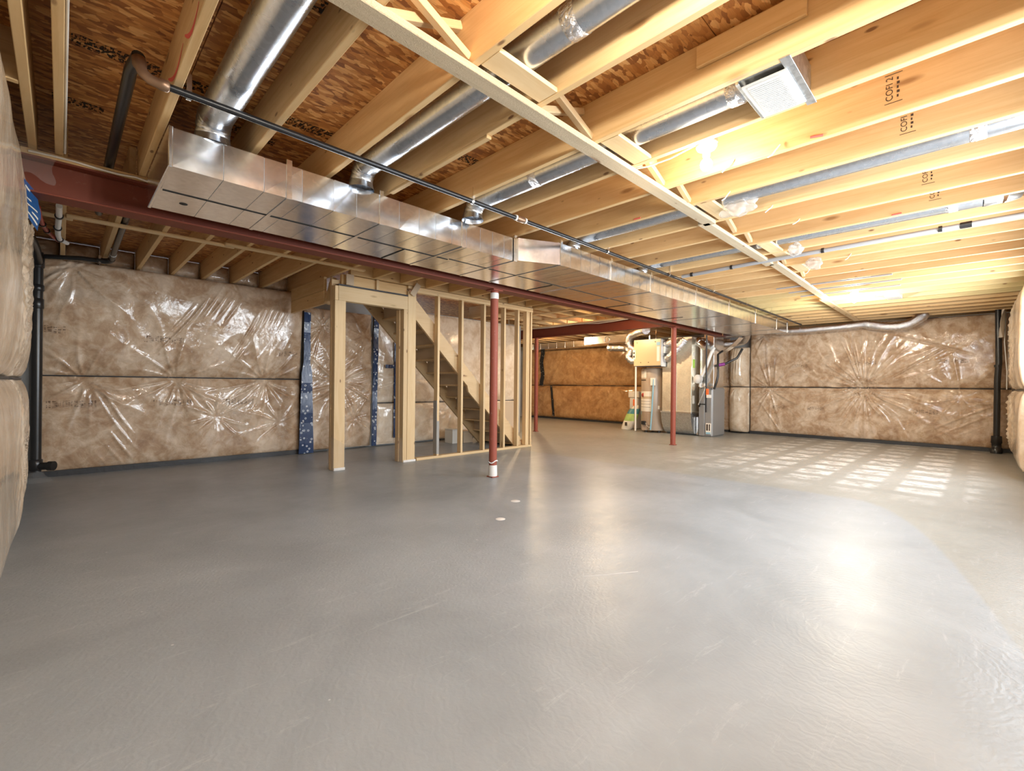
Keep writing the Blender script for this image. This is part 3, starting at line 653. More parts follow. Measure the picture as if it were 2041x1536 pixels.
# rim insulation pieces in the joist bays over the left wall
xs = [-.40]+XL
for k in range(len(xs)-1):
    a, e = xs[k]+.002, xs[k+1]-.040
    Bk = Blanket((a, 7.47, 0), (1, 0, 0), (0, -1, 0), e-a, [(2.475, 2.70)], (.10,), folds=[((e-a)/2, 2.6, .2+.3*k, .05, .02, .2, .1)], seed=80+k, endtaper=6)
    Bk.build('rim_insulation', 'wrapped insulation stuffed above the left wall, '+ORD[k+1]+' joist bay from the front wall', 'insul', .02, 'rim insulation over the left wall', names=('batt',), seam=False, foot=False)
# navy tape strips
def tape_strip(pts, wid, lab, mat='tape', d=(0, -1, 0), th=.004, group=None):
    b = MB(); n = len(pts); V = []
    for i, p in enumerate(pts):
        w = wid[i] if hasattr(wid, '__len__') else wid; p = Vector(p); dd = Vector(d)
        tan = (Vector(pts[min(i+1, n-1)])-Vector(pts[max(i-1, 0)])).normalized(); sd = tan.cross(dd).normalized()
        jit = .006*math.sin(i*2.1)
        V += [p-sd*w/2+dd*jit, p+sd*w/2+dd*jit, p+sd*w/2+dd*(jit-th), p-sd*w/2+dd*(jit-th)]
    Fc = [(i*4+k, i*4+(k+1) % 4, (i+1)*4+(k+1) % 4, (i+1)*4+k) for i in range(n-1) for k in range(4)]+[(0, 1, 2, 3), tuple(range(4*n-4, 4*n))]
    b.add(V, Fc); o = b.build('sheathing_tape', mat, None); return tag(o, lab, 'tape', group)
tape_strip([(2.70+.0*k, 7.262, 2.18-.155*k) for k in range(15)], [.11+.008*k if k > 5 else .10 for k in range(15)], 'wide navy tape with white rings, left of the door post')
tape_strip([(3.86-.002*k, 7.275, 2.20-.155*k) for k in range(15)], .09, 'navy tape with white rings seen inside the door opening')
tape_strip([(4.26, 7.31, 1.84-.155*k) for k in range(12)], .07, 'narrow navy tape closest to the inner door jamb')
tape_strip([(4.05+.05*k, 7.29, 1.40) for k in range(6)], .06, 'short horizontal piece of navy tape crossing the narrow strip')
tape_strip([(11.585, 10.38-.03*math.sin(k), 2.42-.12*k) for k in range(12)], .16, 'black speckled tape on the upper brown insulation', 'tape_black', (-1, 0, 0))
tape_strip([(11.585, 9.97-.012*k, 1.10-.1*k) for k in range(11)], .09, 'narrow black speckled tape on the lower brown insulation', 'tape_black', (-1, 0, 0))
# ================================================================== MAIN DUCT
DB, DT, DY = 2.222, 2.428, 3.80
t = thing('sheet_metal_duct', 'long rectangular galvanised duct under the joists beside the long beam', 'duct', (5.4, 3.3, DB))
rg = random.Random(3)
def duct_piece(x0, x1, ya, yb, n='duct_section'):
    e = rg.uniform(-.0015, .0015); g = .0016
    b = MB()
    V = [(x0+g, ya+e, DB), (x1-g, yb-e, DB+rg.uniform(0, .0012)), (x1-g, DY, DB), (x0+g, DY, DB+rg.uniform(0, .0012)), (x0+g, ya-e, DT), (x1-g, yb+e, DT), (x1-g, DY, DT), (x0+g, DY, DT)]
    b.add(V, [(0, 1, 2, 3), (4, 5, 6, 7), (0, 1, 5, 4), (1, 2, 6, 5), (2, 3, 7, 6), (3, 0, 4, 7)]); return b.build(n, 'duct', t)
# inner liner just behind the creases
MB().box(.43, 2.96, 3.006, DY-.006, DB+.004, DT-.004).build('duct_core', 'steel_dull', t)
MB().box(3.40, 10.66, 2.79, DY-.006, DB+.004, DT-.004).build('duct_core', 'steel_dull', t)
x = .405
for wdt in (.24, .21, .22, .2, .16, .18, .15, .17, .15, .16, .15, .15, .14, .14, .145): 
    duct_piece(x, min(x+wdt, 2.965), 3.0, 3.0); x += wdt
    if x >= 2.965: break
duct_piece(2.965, 3.345, 2.96, 2.782, 'duct_transition')
x = 3.345
while x < 10.66:
    wdt = min(.16, 10.67-x); duct_piece(x, x+wdt, 2.782, 2.782); x += wdt
for xx, y in ((.995, 3.0), (1.62, 3.0), (2.36, 3.0), (2.955, 2.99), (3.36, 2.782), (4.2, 2.782), (5.05, 2.782), (6.3, 2.782), (7.5, 2.782), (8.7, 2.782), (9.9, 2.782), (10.6, 2.782)):
    MB().box(xx-.016, xx+.016, y-.008, y+.002, DB-.006, DT+.03, .001).build('hanger_strap', 'duct', t)
    MB().box(xx-.012, xx+.012, y, DY, DB-.005, DB-.0005, .001).build('slip_joint', 'duct', t)
MB().box(.392, .412, 2.992, DY+.006, DB-.006, DT+.006, .004).build('end_cap', 'duct', t)
MB().box(.42, 2.5, 3.395, 3.41, DB-.003, DB-.0005, .0005).build('long_seam', 'darkgap', t)
MB().box(2.5, 6.2, 3.375, 3.385, DB-.003, DB-.0005, .0005).build('long_seam', 'darkgap', t)
for xx in (2.05, 3.95, 5.6, 7.2): MB().box(xx, xx+.01, 3.40, DY, DB-.005, DB-.0005, .001).build('cross_seam', 'darkgap', t)
b = MB(); b.lathe((.55, 3.58, DB-.002), [(0, 0), (.022, 0), (.024, .003)], 16); b.build('plug_hole', 'darkgap', t)
# ================================================================== ROUND PIPES IN THE JOIST BAYS
def elbow_to(x, y0, z, r, boot, label, y1=-.72, collars=(), elbow=True, wrap=None, mat='pipe_metal'):
    """round pipe along -y at (x, z), with an adjustable elbow dropping to the duct at y0"""
    t = thing('round_duct_pipe', label, 'pipe', (x, (y0+y1)/2, z-r))
    if elbow:
        P = [(x, y0+.10, DT), (x, y0+.10, DT+.05)]
        MB().tube([(x, y0+.09, DT-.004), (x, y0+.09, DT+.035), (x, y0+.085, DT+.06)], [r*1.18, r*1.05, r], 28, False).build('take_off_collar', mat, t)
        hh = z-DT; n = 5; P = [(x, y0+.09-.09*(1-math.cos(a)), DT+.02+(hh-.02)*math.sin(a)) for a in [k*math.pi/2/n for k in range(n+1)]]
        b = MB()
        for k in range(n):
            p, q = Vector(P[k]), Vector(P[k+1]); b.tube([p, p.lerp(q, .08), p.lerp(q, .92), q], [r*1.0, r*1.015, r*.985, r*.97], 28, False)
        b.build('elbow', mat, t)
    b = MB().tube([(x, y0, z), (x, y1, z)], r*.985, 28); b.build('pipe_run', mat, t)
    for c in collars:
        MB().tube([(x, c+.035, z), (x, c+.03, z), (x, c-.03, z), (x, c-.035, z)], [r*.99, r*1.02, r*1.02, r*.99], 28, False).build('taped_joint', 'foil', t)
    return t
elbow_to(.605, 2.99, 2.565, .085, 1, 'wide bright silver round pipe rising from the duct end')
elbow_to(1.47, 2.92, 2.565, .075, 1, 'silver-blue round pipe with elbow, second from the duct end cap', collars=(1.15,))
elbow_to(2.385, 2.82, 2.565, .075, 1, 'round pipe with elbow leading to the ceiling register box', y1=.80, collars=(2.2, .86))
elbow_to(3.67, 2.80, 2.56, .072, 1, 'long blue-grey round pipe passing the crumpled plastic bag', collars=(.02,))
elbow_to(5.01, 2.80, 2.555, .070, 1, 'round pipe running to a segmented elbow near the right wall', y1=.0, collars=(.17,))
tt = [o for o in MW if o.name.startswith('round_duct_pipe')][-1]
b = MB(); P = [(5.01, 0, 2.555), (5.02, -.10, 2.558), (5.06, -.18, 2.575), (5.08, -.22, 2.63)]
for k in range(3):
    p, q = Vector(P[k]), Vector(P[k+1]); b.tube([p, p.lerp(q, .1), p.lerp(q, .9), q], [.074, .075, .072, .070], 24, False)
b.build('end_elbow', 'duct', tt)
# register box
t = thing('ceiling_register', 'white louvred register box set between two joists', 'register', (2.39, .685, ZJ))
MB().box(2.20, 2.56, .58, .80, ZJ+.012, ZJ+.16, .003).build('metal_boot', 'steel_dull', t)
MB().box(2.155, 2.60, .565, .605, ZJ-.004, ZJ+.004, .001).build('mounting_flange', 'steel_dull', t)
MB().box(2.20, 2.57, .785, .80, ZJ-.002, ZJ+.02, .001).build('mounting_flange', 'steel_dull', t)
g = MB().box(2.225, 2.55, .595, .785, ZJ-.012, ZJ-.004, .005).build('grille_plate', 'slot', t)
for k in range(20): MB().box(2.245+.0148*k, 2.251+.0148*k, .625, .760, ZJ-.019, ZJ-.011).build('louvre', 'white', g)
t = thing('ceiling_register', 'small pale register box near the far bulb', 'register', (8.9, .93, ZJ))
MB().box(8.74, 9.08, .84, 1.02, ZJ-.012, ZJ+.10, .004).build('register_box', 'white', t); g = MB().box(8.77, 9.05, .855, 1.005, ZJ-.018, ZJ-.012, .002).build('grille_plate', 'slot', t)
# gas pipe
t = thing('gas_pipe', 'black iron gas pipe strapped under the joists with a bronze elbow', 'pipe', (5.6, 2.62, 2.40))
MB().tube([(.30, 2.62, 2.435), (11.2, 2.68, 2.435)], .0165, 14).build('pipe_run', 'iron', t)
MB().tube([(.40, 2.62, 2.435), (.31, 2.62, 2.435)]+arc((.28, 2.62, 2.475), .04, -pi/2, -pi, 6, (0, 0, 1), (0, 0, 0)) if False else
          [(.345, 2.62, 2.435), (.338, 2.62, 2.435), (.310, 2.62, 2.435), (.306, 2.62, 2.435), (.275, 2.623, 2.440), (.250, 2.63, 2.462), (.240, 2.64, 2.492), (.240, 2.645, 2.497), (.238, 2.66, 2.53), (.238, 2.661, 2.533)], [.019, .026, .026, .022, .022, .022, .022, .027, .027, .019], 16).build('elbow_fitting', 'brass', t)
MB().tube([(.237, 2.655, 2.54), (.222, 2.8, 2.545), (.22, 3.0, 2.53), (.215, 3.99, 2.51), (.215, 5.2, 2.50)], .026, 14).build('branch_pipe', 'black', t)
MB().tube([(2.62, 2.633, 2.435), (2.63, 2.633, 2.435), (2.69, 2.633, 2.435), (2.70, 2.633, 2.435)], [.020, .024, .024, .020], 14).build('coupling', 'brass', t)
for x_ in (2.605, 2.712): MB().tube([(x_-.008, 2.633, 2.435), (x_+.008, 2.633, 2.435)], .023, 14).build('paint_band', 'offwhite', t)
for x_ in (.42, 2.15, 3.9, 5.2, 6.5, 7.8, 9.0, 10.2):
    b = MB(); b.tube([(x_-.010, 2.633, 2.435), (x_+.010, 2.633, 2.435)], .0195, 14, False); b.box(x_-.010, x_+.010, 2.61, 2.613, 2.435, 2.53); b.build('hanger_strap', 'duct', t)
# white conduit and clips
t = thing('plastic_conduit', 'pale grey plastic conduit clipped across the joists', 'pipe', (5.33, 1.0, 2.43))
MB().tube([(5.44, 2.58, 2.442), (5.38, 1.75, 2.442), (5.30, -.10, 2.44), (5.30, -.5, 2.44)], .021, 14).build('pipe_run', 'grey_pvc', t)
for y in (2.45, 1.98, 1.10, .25): 
    xx = 5.38+(y-1.75)*.052; MB().tube([(xx, y-.012, 2.442), (xx, y+.012, 2.442)], .025, 12).build('clip', 'black', t)
MB().tube([(5.305, .06, 2.44), (5.307, .13, 2.44)], .026, 14).build('black_coupling', 'black', t)
# pale sticks and white rods between far joists
for k, (x_, y0, y1) in enumerate(((XJ[17]-.019, .75, 2.0), (XJ[18]-.019, .7, 1.95), (XJ[19]-.019, .75, 1.9))):
    o = timber('white_channel', (x_, y0, ZJ-.012), (x_, y1, ZJ-.012), -.0+.022, .016, 'grey_pvc'); tag(o, 'thin white plastic channel along a joist edge, '+ORD[3-k]+' from the far bulb', 'channel', 'white channels on the far joists')
# ================================================================== LAMPS
def lamp(x, y, z, power, label, r=.055, cable=True, col=(1, .84, .60), group=None):
    t = thing('lampholder_bulb', label, 'lamp', (x, y, z-.2), group)
    MB().lathe((x, y, z), [(0, .02), (.058, .02), (.060, .0), (.052, -.014), (.03, -.022), (.0, -.022)], 28).build('lampholder', 'porcelain', t)
    MB().lathe((x, y, z-.022), [(.024, 0), (.022, -.01), (.022, -.035), (.018, -.04)], 20).build('socket', 'porcelain', t)
    pr = [(.016, 0)]+[(.034*math.sin(a)+.0, -.052+.036*math.cos(a)-.0) for a in [math.pi*k/12 for k in range(2, 13)]]
    MB().lathe((x, y, z-.055), pr, 24).build('bulb', 'bulb', t)
    MB().box(x-.05, x+.05, y-.05, y+.05, z+.02, z+.06, .006).build('junction_box', 'steel_dull', t)
    MB().box(x-.03, x+.03, y-.02, y+.02, z+.06, ZT, .002).build('hanger_bar', 'stud', t)
    l = bpy.data.lights.new('bulb_light', 'POINT'); l.energy = power; l.color = col; l.shadow_soft_size = .045
    o = bpy.data.objects.new('bulb_light', l); COL.objects.link(o); o.location = (x, y, z-.16); o.parent = t; o.matrix_parent_inverse = MW[t].inverted()
    return t
t = lamp(2.735, 1.155, 2.515, 13, 'lit bare bulb in a white lampholder between two joists by the register box', col=(1, .88, .68))
MB().tube([(2.70, 1.20, 2.53), (2.67, 1.35, 2.49), (2.63, 1.48, 2.47), (2.61, 1.56, 2.475)], .005, 6).build('cable', 'wire', t)
lamp(8.30, 1.31, 2.49, 62, 'lit bare bulb between the far yellow-green joists', col=(1, .90, .72))
lamp(8.75, 6.0, 2.54, 48, 'bulb of the back bay in front of the beige air exchanger', col=(1, .76, .46))
lamp(1.05, .45, 2.53, 46, 'added unseen fill bulb in the joist bay by the front corner, out in the near bay', col=(1, .94, .84))  # fill lamp added above the view to lift the near ceiling
lamp(1.05, -.30, 2.53, 22, 'added unseen fill bulb close to the right-hand wall beside the front corner', col=(1, .94, .84))  # second added fill lamp, out of view
lamp(7.1, 4.62, 2.62, 22, 'added fill bulb hidden behind the long beam beside the short red beam', col=(1, .76, .46))  # added out of sight to light the near side of the short beam
lamp(9.2, 8.6, 2.60, 60, 'bulb above the brown insulation of the back bay', col=(1, .72, .40))
# ================================================================== PLASTIC BAGS AND CABLES
def crumple(name, c, rx, ry, rz, label, seed, mat='bagfilm'):
    bm = bmesh.new(); bmesh.ops.create_icosphere(bm, subdivisions=4, radius=1); r_ = random.Random(seed); ph = [r_.uniform(0, 6) for _ in range(6)]
    for v in bm.verts:
        p = v.co; k = 1+.22*math.sin(5*p.x+ph[0])*math.sin(4*p.y+ph[1])+.10*math.sin(8*p.z+3*p.x+ph[2])+.03*math.sin(17*p.y-9*p.z+ph[3])
        v.co = Vector((p.x*rx*k, p.y*ry*k, p.z*rz*k))
    me = bpy.data.meshes.new(name); bm.to_mesh(me); bm.free(); me.polygons.foreach_set('use_smooth', [True]*len(me.polygons))
    o = link(name, me, mat, None, Matrix.Translation(c)); return tag(o, label, 'plastic bag')
o = crumple('plastic_bag', (3.69, 1.32, 2.47), .07, .12, .07, 'crumpled clear plastic bag tied round the long grey pipe', 1)
crumple('plastic_bag', (5.12, 1.28, 2.44), .055, .06, .06, 'round crumpled plastic bag beside the elbowed pipe', 2)
crumple('plastic_bag', (5.78, 1.27, 2.43), .04, .08, .06, 'small torn plastic bag hanging past the conduit', 3)
for k, (x_, y) in enumerate(((2.98, .83), (2.985, 1.09), (3.42, 1.26), (3.90, 1.12), (4.36, 1.05), (5.87, .95), (6.26, 1.4), (6.7, 1.55))):
    rr = random.Random(k); P = [(x_, y, ZJ+.03), (x_-.02, y+.02, ZJ-.005), (x_-.045, y+.03, ZJ-.02-.02*rr.random()), (x_-.05, y+.05, ZJ-.03-.02*rr.random())]
    o = MB().tube(P, .004, 6).build('cable_end', 'wire'); tag(o, 'short loose end of white cable under a joist, '+ORD[k+1]+' counted from the front wall', 'cable', 'loose cable ends')
o = MB().tube([(.006, .2, ZJ+.07), (.006, 2.0, ZJ+.05), (.006, 3.6, ZJ+.02), (.006, 3.93, ZJ+.004)], .006, 6).build('electric_cable', 'wire'); tag(o, 'white cable running along the joist at the front wall', 'cable')
P = [(-.15+.1*k, 3.965+.004*math.sin(2*k), 2.447+.006*math.sin(1.3*k)) for k in range(6)]+[(.40, 3.96, 2.440), (.6, 3.955, 2.437), (1.2, 3.953, 2.437)]
o = MB().tube(P, .007, 6).build('electric_cable', 'wire'); tag(o, 'white cable stapled along the top of the long steel beam', 'cable')
for k in range(3):
    P = [(8.0-.01*k, 4.4+.3*j, 2.452-.012*k+.010*math.sin(1.1*j+k)-(.03*math.exp(-((j-4)/1.2)**2) if k == 2 else 0)) for j in range(18)]
    o = MB().tube(P, .008, 6).build('electric_cable', 'wire'); tag(o, ['topmost', 'middle', 'lowest and sagging'][k]+' white cable of the bundle along the short red beam', 'cable', 'cable bundle on the short beam')
o = timber('cable_strip', (7.97, 4.4, 2.455), (7.97, 9.5, 2.455), .02, .03, 'stud'); tag(o, 'pale wooden strip beside the cable bundle of the short beam', 'board')
for k, (x_, y) in enumerate(((7.5, 7.6),)): pass
# ================================================================== DOOR OPENING AND STUD WALL
YS0, YS1 = 5.62, 5.71; YC = (YS0+YS1)/2
t = thing('door_post', 'stout built-up door post on the left of the opening, plastic round its foot', 'post', (2.46, YC, 0))
timber('jack_stud', (2.49, YC, 0), (2.49, YC, 2.13), .09, .14, 'stud', t, up=(1, 0, 0)); timber('king_stud', (2.441, YC, 2.131), (2.441, YC, 2.31), .09, .042, 'stud', t, up=(1, 0, 0))
timber('rear_stud', (2.47, 5.734, 0), (2.47, 5.734, 2.40), .045, .11, 'ply', t, up=(1, 0, 0))
def wrap(x0, x1, y0, y1, h, parent):
    b = MB(); n = 9; ring = [(x0, y0), (x1, y0), (x1, y1), (x0, y1)]; V = []
    for j in range(n+1):
        z = h*j/n; e = .006+.010*math.sin(j*1.7)*.5+.006*(j == 0)
        for (x_, y_), (sx, sy) in zip(ring, ((-1, -1), (1, -1), (1, 1), (-1, 1))): V.append((x_+sx*(e+.005*math.sin(3*j+sx)), y_+sy*(e+.004*math.cos(2*j)), z*(1 if sx < 0 else .75)))
    b.add(V, [(j*4+k, j*4+(k+1) % 4, (j+1)*4+(k+1) % 4, (j+1)*4+k) for j in range(n) for k in range(4)], True); b.build('plastic_wrap', 'film', parent)
wrap(2.412, 2.56, YS0, 5.76, .42, t)
MB().box(2.42, 2.565, YS0-.012, YS0, 0, .035, .004).build('plaster_splash', 'offwhite', t)
t = thing('door_header', 'pale timber header resting across the door opening', 'header', (2.95, YC, 2.13))
timber('header_plank', (2.465, YS0+.019, 2.222), (3.458, YS0+.019, 2.222), .038, .184, 'stud', t); timber('header_plank', (2.465, YS1-.019, 2.222), (3.458, YS1-.019, 2.222), .038, .184, 'stud', t)
MB().box(2.466, 3.456, YS0+.002, YS1, 2.316, 2.335).build('dark_gap_strip', 'tar', t)  # dark strip standing in for the shaded gap over the header
t = thing('door_post', 'door post right of the opening, trimmer and king stud with torn plastic at its foot', 'post', (3.5, YC, 0))
timber('jack_stud', (3.425, YC, 0), (3.425, YC, 2.13), .09, .062, 'stud', t, up=(1, 0, 0)); timber('king_stud', (3.525, YC, 0), (3.525, YC, 2.39), .09, .13, 'stud', t, up=(1, 0, 0))
timber('rear_stud', (3.40, 5.76, 0), (3.40, 5.76, 2.13), .09, .04, 'ply', t, up=(1, 0, 0)); wrap(3.36, 3.50, YS0+.02, 5.80, .35, t)
MB().box(3.40, 3.60, YS0-.012, YS0, 0, .03, .004).build('plaster_splash', 'offwhite', t)
# rim framing above the header and the dropped side frame
o = timber('rim_plank', (2.62, 5.66, 2.595), (6.0, 5.66, 2.595), .076, .235, 'joist'); tag(o, 'doubled rim plank above the door header and stud wall', 'board')
o = timber('cripple_board', (2.60, 5.60, 2.335), (2.60, 5.60, 2.47), .02, .10, 'drywall', up=(1, 0, 0)); tag(o, 'brown card scrap wedged above the left end of the header', 'board')
o = timber('cripple_block', (3.0, YC, 2.337), (3.0, YC, 2.47), .08, .04, 'stud', up=(1, 0, 0)); tag(o, 'small cripple block above the middle of the door header', 'blocking')
o = timber('rim_plank', (2.52, YC+.02, 2.405), (3.46, YC+.02, 2.405), .05, .13, 'joist'); tag(o, 'plank filling the gap above the door header', 'board')
for z, lab in ((2.375, 'upper plank of the dropped frame between door post and left wall'), (2.20, 'lower plank of the dropped frame between door post and left wall')):
    o = timber('dropped_plank', (2.42, 5.92, z), (2.42, 7.10, z), .038, .172, 'joist'); tag(o, lab, 'board')
o = timber('leaning_brace', (2.43, 5.895, 2.11), (2.52, 5.895, 2.46), .038, .07, 'stud', up=(1, 0, 0)); tag(o, 'leaning wooden brace nailed at the end of the dropped planks', 'brace')
t = thing('stud_wall', 'open stud wall beside the stair, studs bare on both sides', 'stud wall', (4.8, YC, 0))
timber('bottom_plate', (3.62, YC, .019), (6.02, YC, .019), .09, .038, 'stud', t)
timber('top_plate', (3.46, YC, 2.451), (6.02, YC, 2.451), .09, .038, 'stud', t); timber('top_plate', (3.60, YC, 2.412), (6.02, YC, 2.412), .09, .038, 'stud', t)
for k, x_ in enumerate((3.985, 4.43, 4.885, 5.335, 5.66)):
    timber('stud', (x_, YC, .039), (x_, YC, 2.392), .09, .038, 'stud', t, up=(1, 0, 0))
for x_ in (5.875, 5.915, 5.985): timber('end_stud', (x_, YC, .039), (x_, YC, 2.392), .09, .036, 'stud', t, up=(1, 0, 0))
b = MB(); b.box(3.960, 3.9655, YS0, YS1, .06, .85); b.box(3.966, 4.004, YS0-.0015, YS0-.0003, .06, .55); b.build('grey_wash_stain', 'conc', t)
for x_, xb in ((3.58, 2.6), ):
    o = timber('hanger_bracket', (x_-.08, 5.58, 2.335), (x_+.02, 5.57, 2.50), .004, .08, 'drywall'); tag(o, 'folded grey paper scrap hanging at the header end', 'paper')
# ================================================================== STAIR
t = thing('stair', 'rough wooden stair rising behind the stud wall, seen from below', 'stair', (4.8, 6.2, 0))
sl = .985
def strz(x_): return 2.129-sl*(x_-3.844)       # upper edge
for y0 in (5.735, 6.72):
    poly = [(3.05, strz(3.05)), (5.98, strz(5.98)), (5.98, 0), (5.70, 0), (3.05, strz(3.05)-.285)]
    poly = [(x_, min(z_, 2.70)) for x_, z_ in poly]
    poly[0] = (3.844-(2.70-2.129)/sl, 2.70); poly[-1] = (3.844-(2.70-2.129)/sl-.0, 2.70-.285); poly[1] = (3.844+2.129/sl, .0); poly[2] = (3.844+2.129/sl-.01, 0); poly[3] = (3.844+2.129/sl-.29, 0)
    del poly[2]
    MB().prism(poly, 'y', y0, y0+.04).build('stringer', 'ply', t)
MB().prism([(4.62, strz(4.62)-.27), (4.98, strz(4.98)-.27), (4.98, strz(4.98)-.345), (4.65, strz(4.65)-.36)], 'y', 5.733, 5.772).build('splice_plate', 'ply', t)
n = 13; rise = 2.70/n; run = rise/sl
for k in range(n):
    z = rise*(n-k)-.02; x_ = 3.844-(2.70-2.129)/sl+run*k
    if z < .1: continue
    MB().box(x_-.03, x_+run+.01, 5.777, 6.718, z-.16, z-.135, .002).build('tread', 'ply', t)
    MB().box(x_+run-.0, x_+run+.02, 5.777, 6.718, z-.16-rise+.026, z-.161, .002).build('riser', 'drywall', t)
o = MB().box(6.25, 6.95, 7.02, 7.035, 0, .74).build('brown_board', 'drywall'); tag(o, 'plain brown board leaning low beyond the foot of the stair', 'board')
for k, (x_, y_, w_, h_) in enumerate(((5.25, 6.95, .16, .26), (5.50, 6.9, .22, .22))):
    tb = thing('cardboard_box', ('small pale' if k == 0 else 'brown')+' cardboard box stored under the stair', 'box', (x_, y_, 0))
    MB().box(x_-w_/2, x_+w_/2, y_-.12, y_+.12, 0, h_, .004).build('carton', 'drywall' if k else 'label_w', tb)
    MB().box(x_-w_/2-.004, x_+w_/2+.004, y_-.125, y_+.125, h_-.03, h_+.012, .003).build('lid_flap', 'film', tb)
o = MB().box(4.0, 5.2, 5.80, 6.9, .0005, .003).build('plastic_sheet', 'film'); tag(o, 'clear plastic sheet lying on the floor under the stair', 'plastic')
# ================================================================== PLUMBING AT THE LEFT
t = thing('drain_stack', 'thick black plastic drain stack in the left corner', 'pipe', (-.19, 7.12, 0))
MB().tube([(-.19, 7.12, .10), (-.19, 7.12, 2.47)], .045, 20).build('stack_pipe', 'black', t)
for z0, z1, r_ in ((1.86, 1.97, .053), (2.05, 2.12, .054), (2.30, 2.42, .055), (.12, .24, .056)):
    MB().tube([(-.19, 7.12, z0), (-.19, 7.12, z0+.008), (-.19, 7.12, z1-.008), (-.19, 7.12, z1)], [.047, r_, r_, .047], 20).build('hub_coupling', 'black', t)
MB().tube([(-.19, 7.12, .165), (-.08, 7.05, .165)], .040, 18).build('cleanout', 'black', t)
MB().tube([(-.09, 7.056, .165), (-.05, 7.03, .165)], .050, 18).build('cleanout_cap', 'black', t)
MB().tube([(-.19, 7.12, 2.35), (-.20, 6.7, 2.43), (-.26, 5.9, 2.50)], .042, 16).build('branch_drain', 'black', t)
MB().lathe((-.19, 7.12, 0), [(.14, .0), (.11, .03), (.075, .06), (.05, .11)], 16).build('foam_skirt', 'film', t)
t = thing('waste_pipe', 'thin black waste pipe along the top of the left wall with an elbow', 'pipe', (.1, 6.85, 2.42))
MB().tube([(-.135, 7.02, 2.415), (.15, 6.86, 2.42), (.31, 6.84, 2.42)], .024, 14).build('pipe_run', 'black', t)
MB().tube([(.27, 6.84, 2.42), (.33, 6.83, 2.42), (.375, 6.80, 2.425), (.39, 6.75, 2.44)], .032, 14).build('elbow_fitting', 'black', t)
MB().tube([(.39, 6.78, 2.435), (.392, 6.3, 2.47), (.392, 4.6, 2.52)], .026, 14).build('riser_pipe', 'black', t)
for y in (6.55, 6.70): MB().tube([(.391, y, 2.452), (.391, y+.015, 2.451)], .029, 12).build('clamp_ring', 'white', t)
MB().box(.285, .305, 6.81, 6.868, 2.392, 2.475, .002).build('pipe_strap', 'duct', t)
def hose(name, P, r, mat, lab, rings):
    t = thing(name, lab, 'pipe', P[0]); MB().tube(P, r, 12).build('tube', mat, t)
    for k in rings:
        a, b_ = Vector(P[k]), Vector(P[k+1] if k+1 < len(P) else P[k-1]); d_ = (b_-a).normalized()
        MB().tube([a-d_*.012, a+d_*.012], r+.008, 12).build('clip_ring', 'black', t)
hose('water_pipe', [(-.02, 4.75, 2.37), (-.022, 5.05, 2.37), (-.03, 5.4, 2.36), (-.03, 5.75, 2.38), (-.02, 6.1, 2.42), (.03, 6.35, 2.45)], .019, 'white', 'white water pipe with black clips beneath the beam end', (1, 2, 4))
hose('water_pipe', [(-.13, 4.75, 2.33), (-.13, 5.1, 2.36), (-.12, 5.45, 2.38), (-.10, 5.75, 2.40), (-.06, 6.1, 2.43), (-.03, 6.3, 2.45)], .016, 'redpex', 'red water pipe beside the white one beneath the beam end', (2, 3))
# ================================================================== CORNER PIPE AT THE FAR RIGHT
t = thing('drain_stack', 'slim black drain pipe in the far right corner with a floor fitting', 'pipe', (11.50, -.19, 0))
MB().tube([(11.50, -.19, .02), (11.50, -.195, 1.3), (11.50, -.21, 1.55), (11.50, -.20, 2.47)], .042, 18).build('stack_pipe', 'black', t)
MB().tube([(11.50, -.19, .0), (11.50, -.19, .09), (11.50, -.19, .10), (11.50, -.19, .17), (11.50, -.19, .18), (11.50, -.19, .30)], [.075, .075, .062, .062, .072, .066], 20).build('floor_fitting', 'black', t)
MB().tube([(11.50, -.197, 1.48), (11.50, -.197, 1.52)], .047, 18).build('coupling', 'black', t)
MB().box(11.46, 11.47, -.215, -.175, .14, .155).build('cap_label', 'label_w', t)
o = MB().tube([(11.30, -.285, 2.40), (11.30, -.27, 1.9), (11.3, -.30, 1.4), (11.3, -.30, 1.1)], .007, 6).build('hanging_cord', 'white'); tag(o, 'thin white cord hanging beside the corner drain pipe', 'cord')
b = MB(); V = []
for i in range(6):
    for j in range(10): V.append((11.05+.07*i, -.262+.03*math.sin(i*1.3+j*.4)+.004*j, 2.42-.05*j-.0*i))
b.add(V, [(i*10+j, i*10+j+1, (i+1)*10+j+1, (i+1)*10+j) for i in range(5) for j in range(9)], True)
tag(b.build('foil_flap', 'label_w'), 'white foil-faced flap tucked above the right wall insulation', 'foil')
# ================================================================== FURNACE CORNER
# water heater
cx, cy, R_ = 10.28, 5.56, .30
t = thing('water_heater', 'tall taupe water heater covered with labels under the beige ventilator box', 'water heater', (cx, cy, 0))
MB().lathe((cx, cy, .05), [(0, 0), (R_*.97, 0), (R_, .02), (R_, 1.44), (R_*.93, 1.48), (0, 1.50)], 40).build('tank', 'tank', t)
for a in (.6, 2.7, 4.2): MB().tube([(cx+.22*math.cos(a), cy+.22*math.sin(a), 0), (cx+.22*math.cos(a), cy+.22*math.sin(a), .06)], .03, 10).build('foot', 'black', t)
def wraplab(a0, a1, z0, z1, mat, name, off=.002, parent=None):
    b = MB(); n = 8; V = []
    for k in range(n+1):
        a = a0+(a1-a0)*k/n
        for rr in (R_+off, R_+.0002):
            for z in (z0, z1): V.append((cx+rr*math.cos(a), cy+rr*math.sin(a), z))
    b.add(V, [(k*4, k*4+1, k*4+5, k*4+4) for k in range(n)]+[(k*4+1, k*4+3, k*4+7, k*4+5) for k in range(n)]+[(k*4, k*4+4, k*4+6, k*4+2) for k in range(n)]); return b.build(name, mat, parent or t)
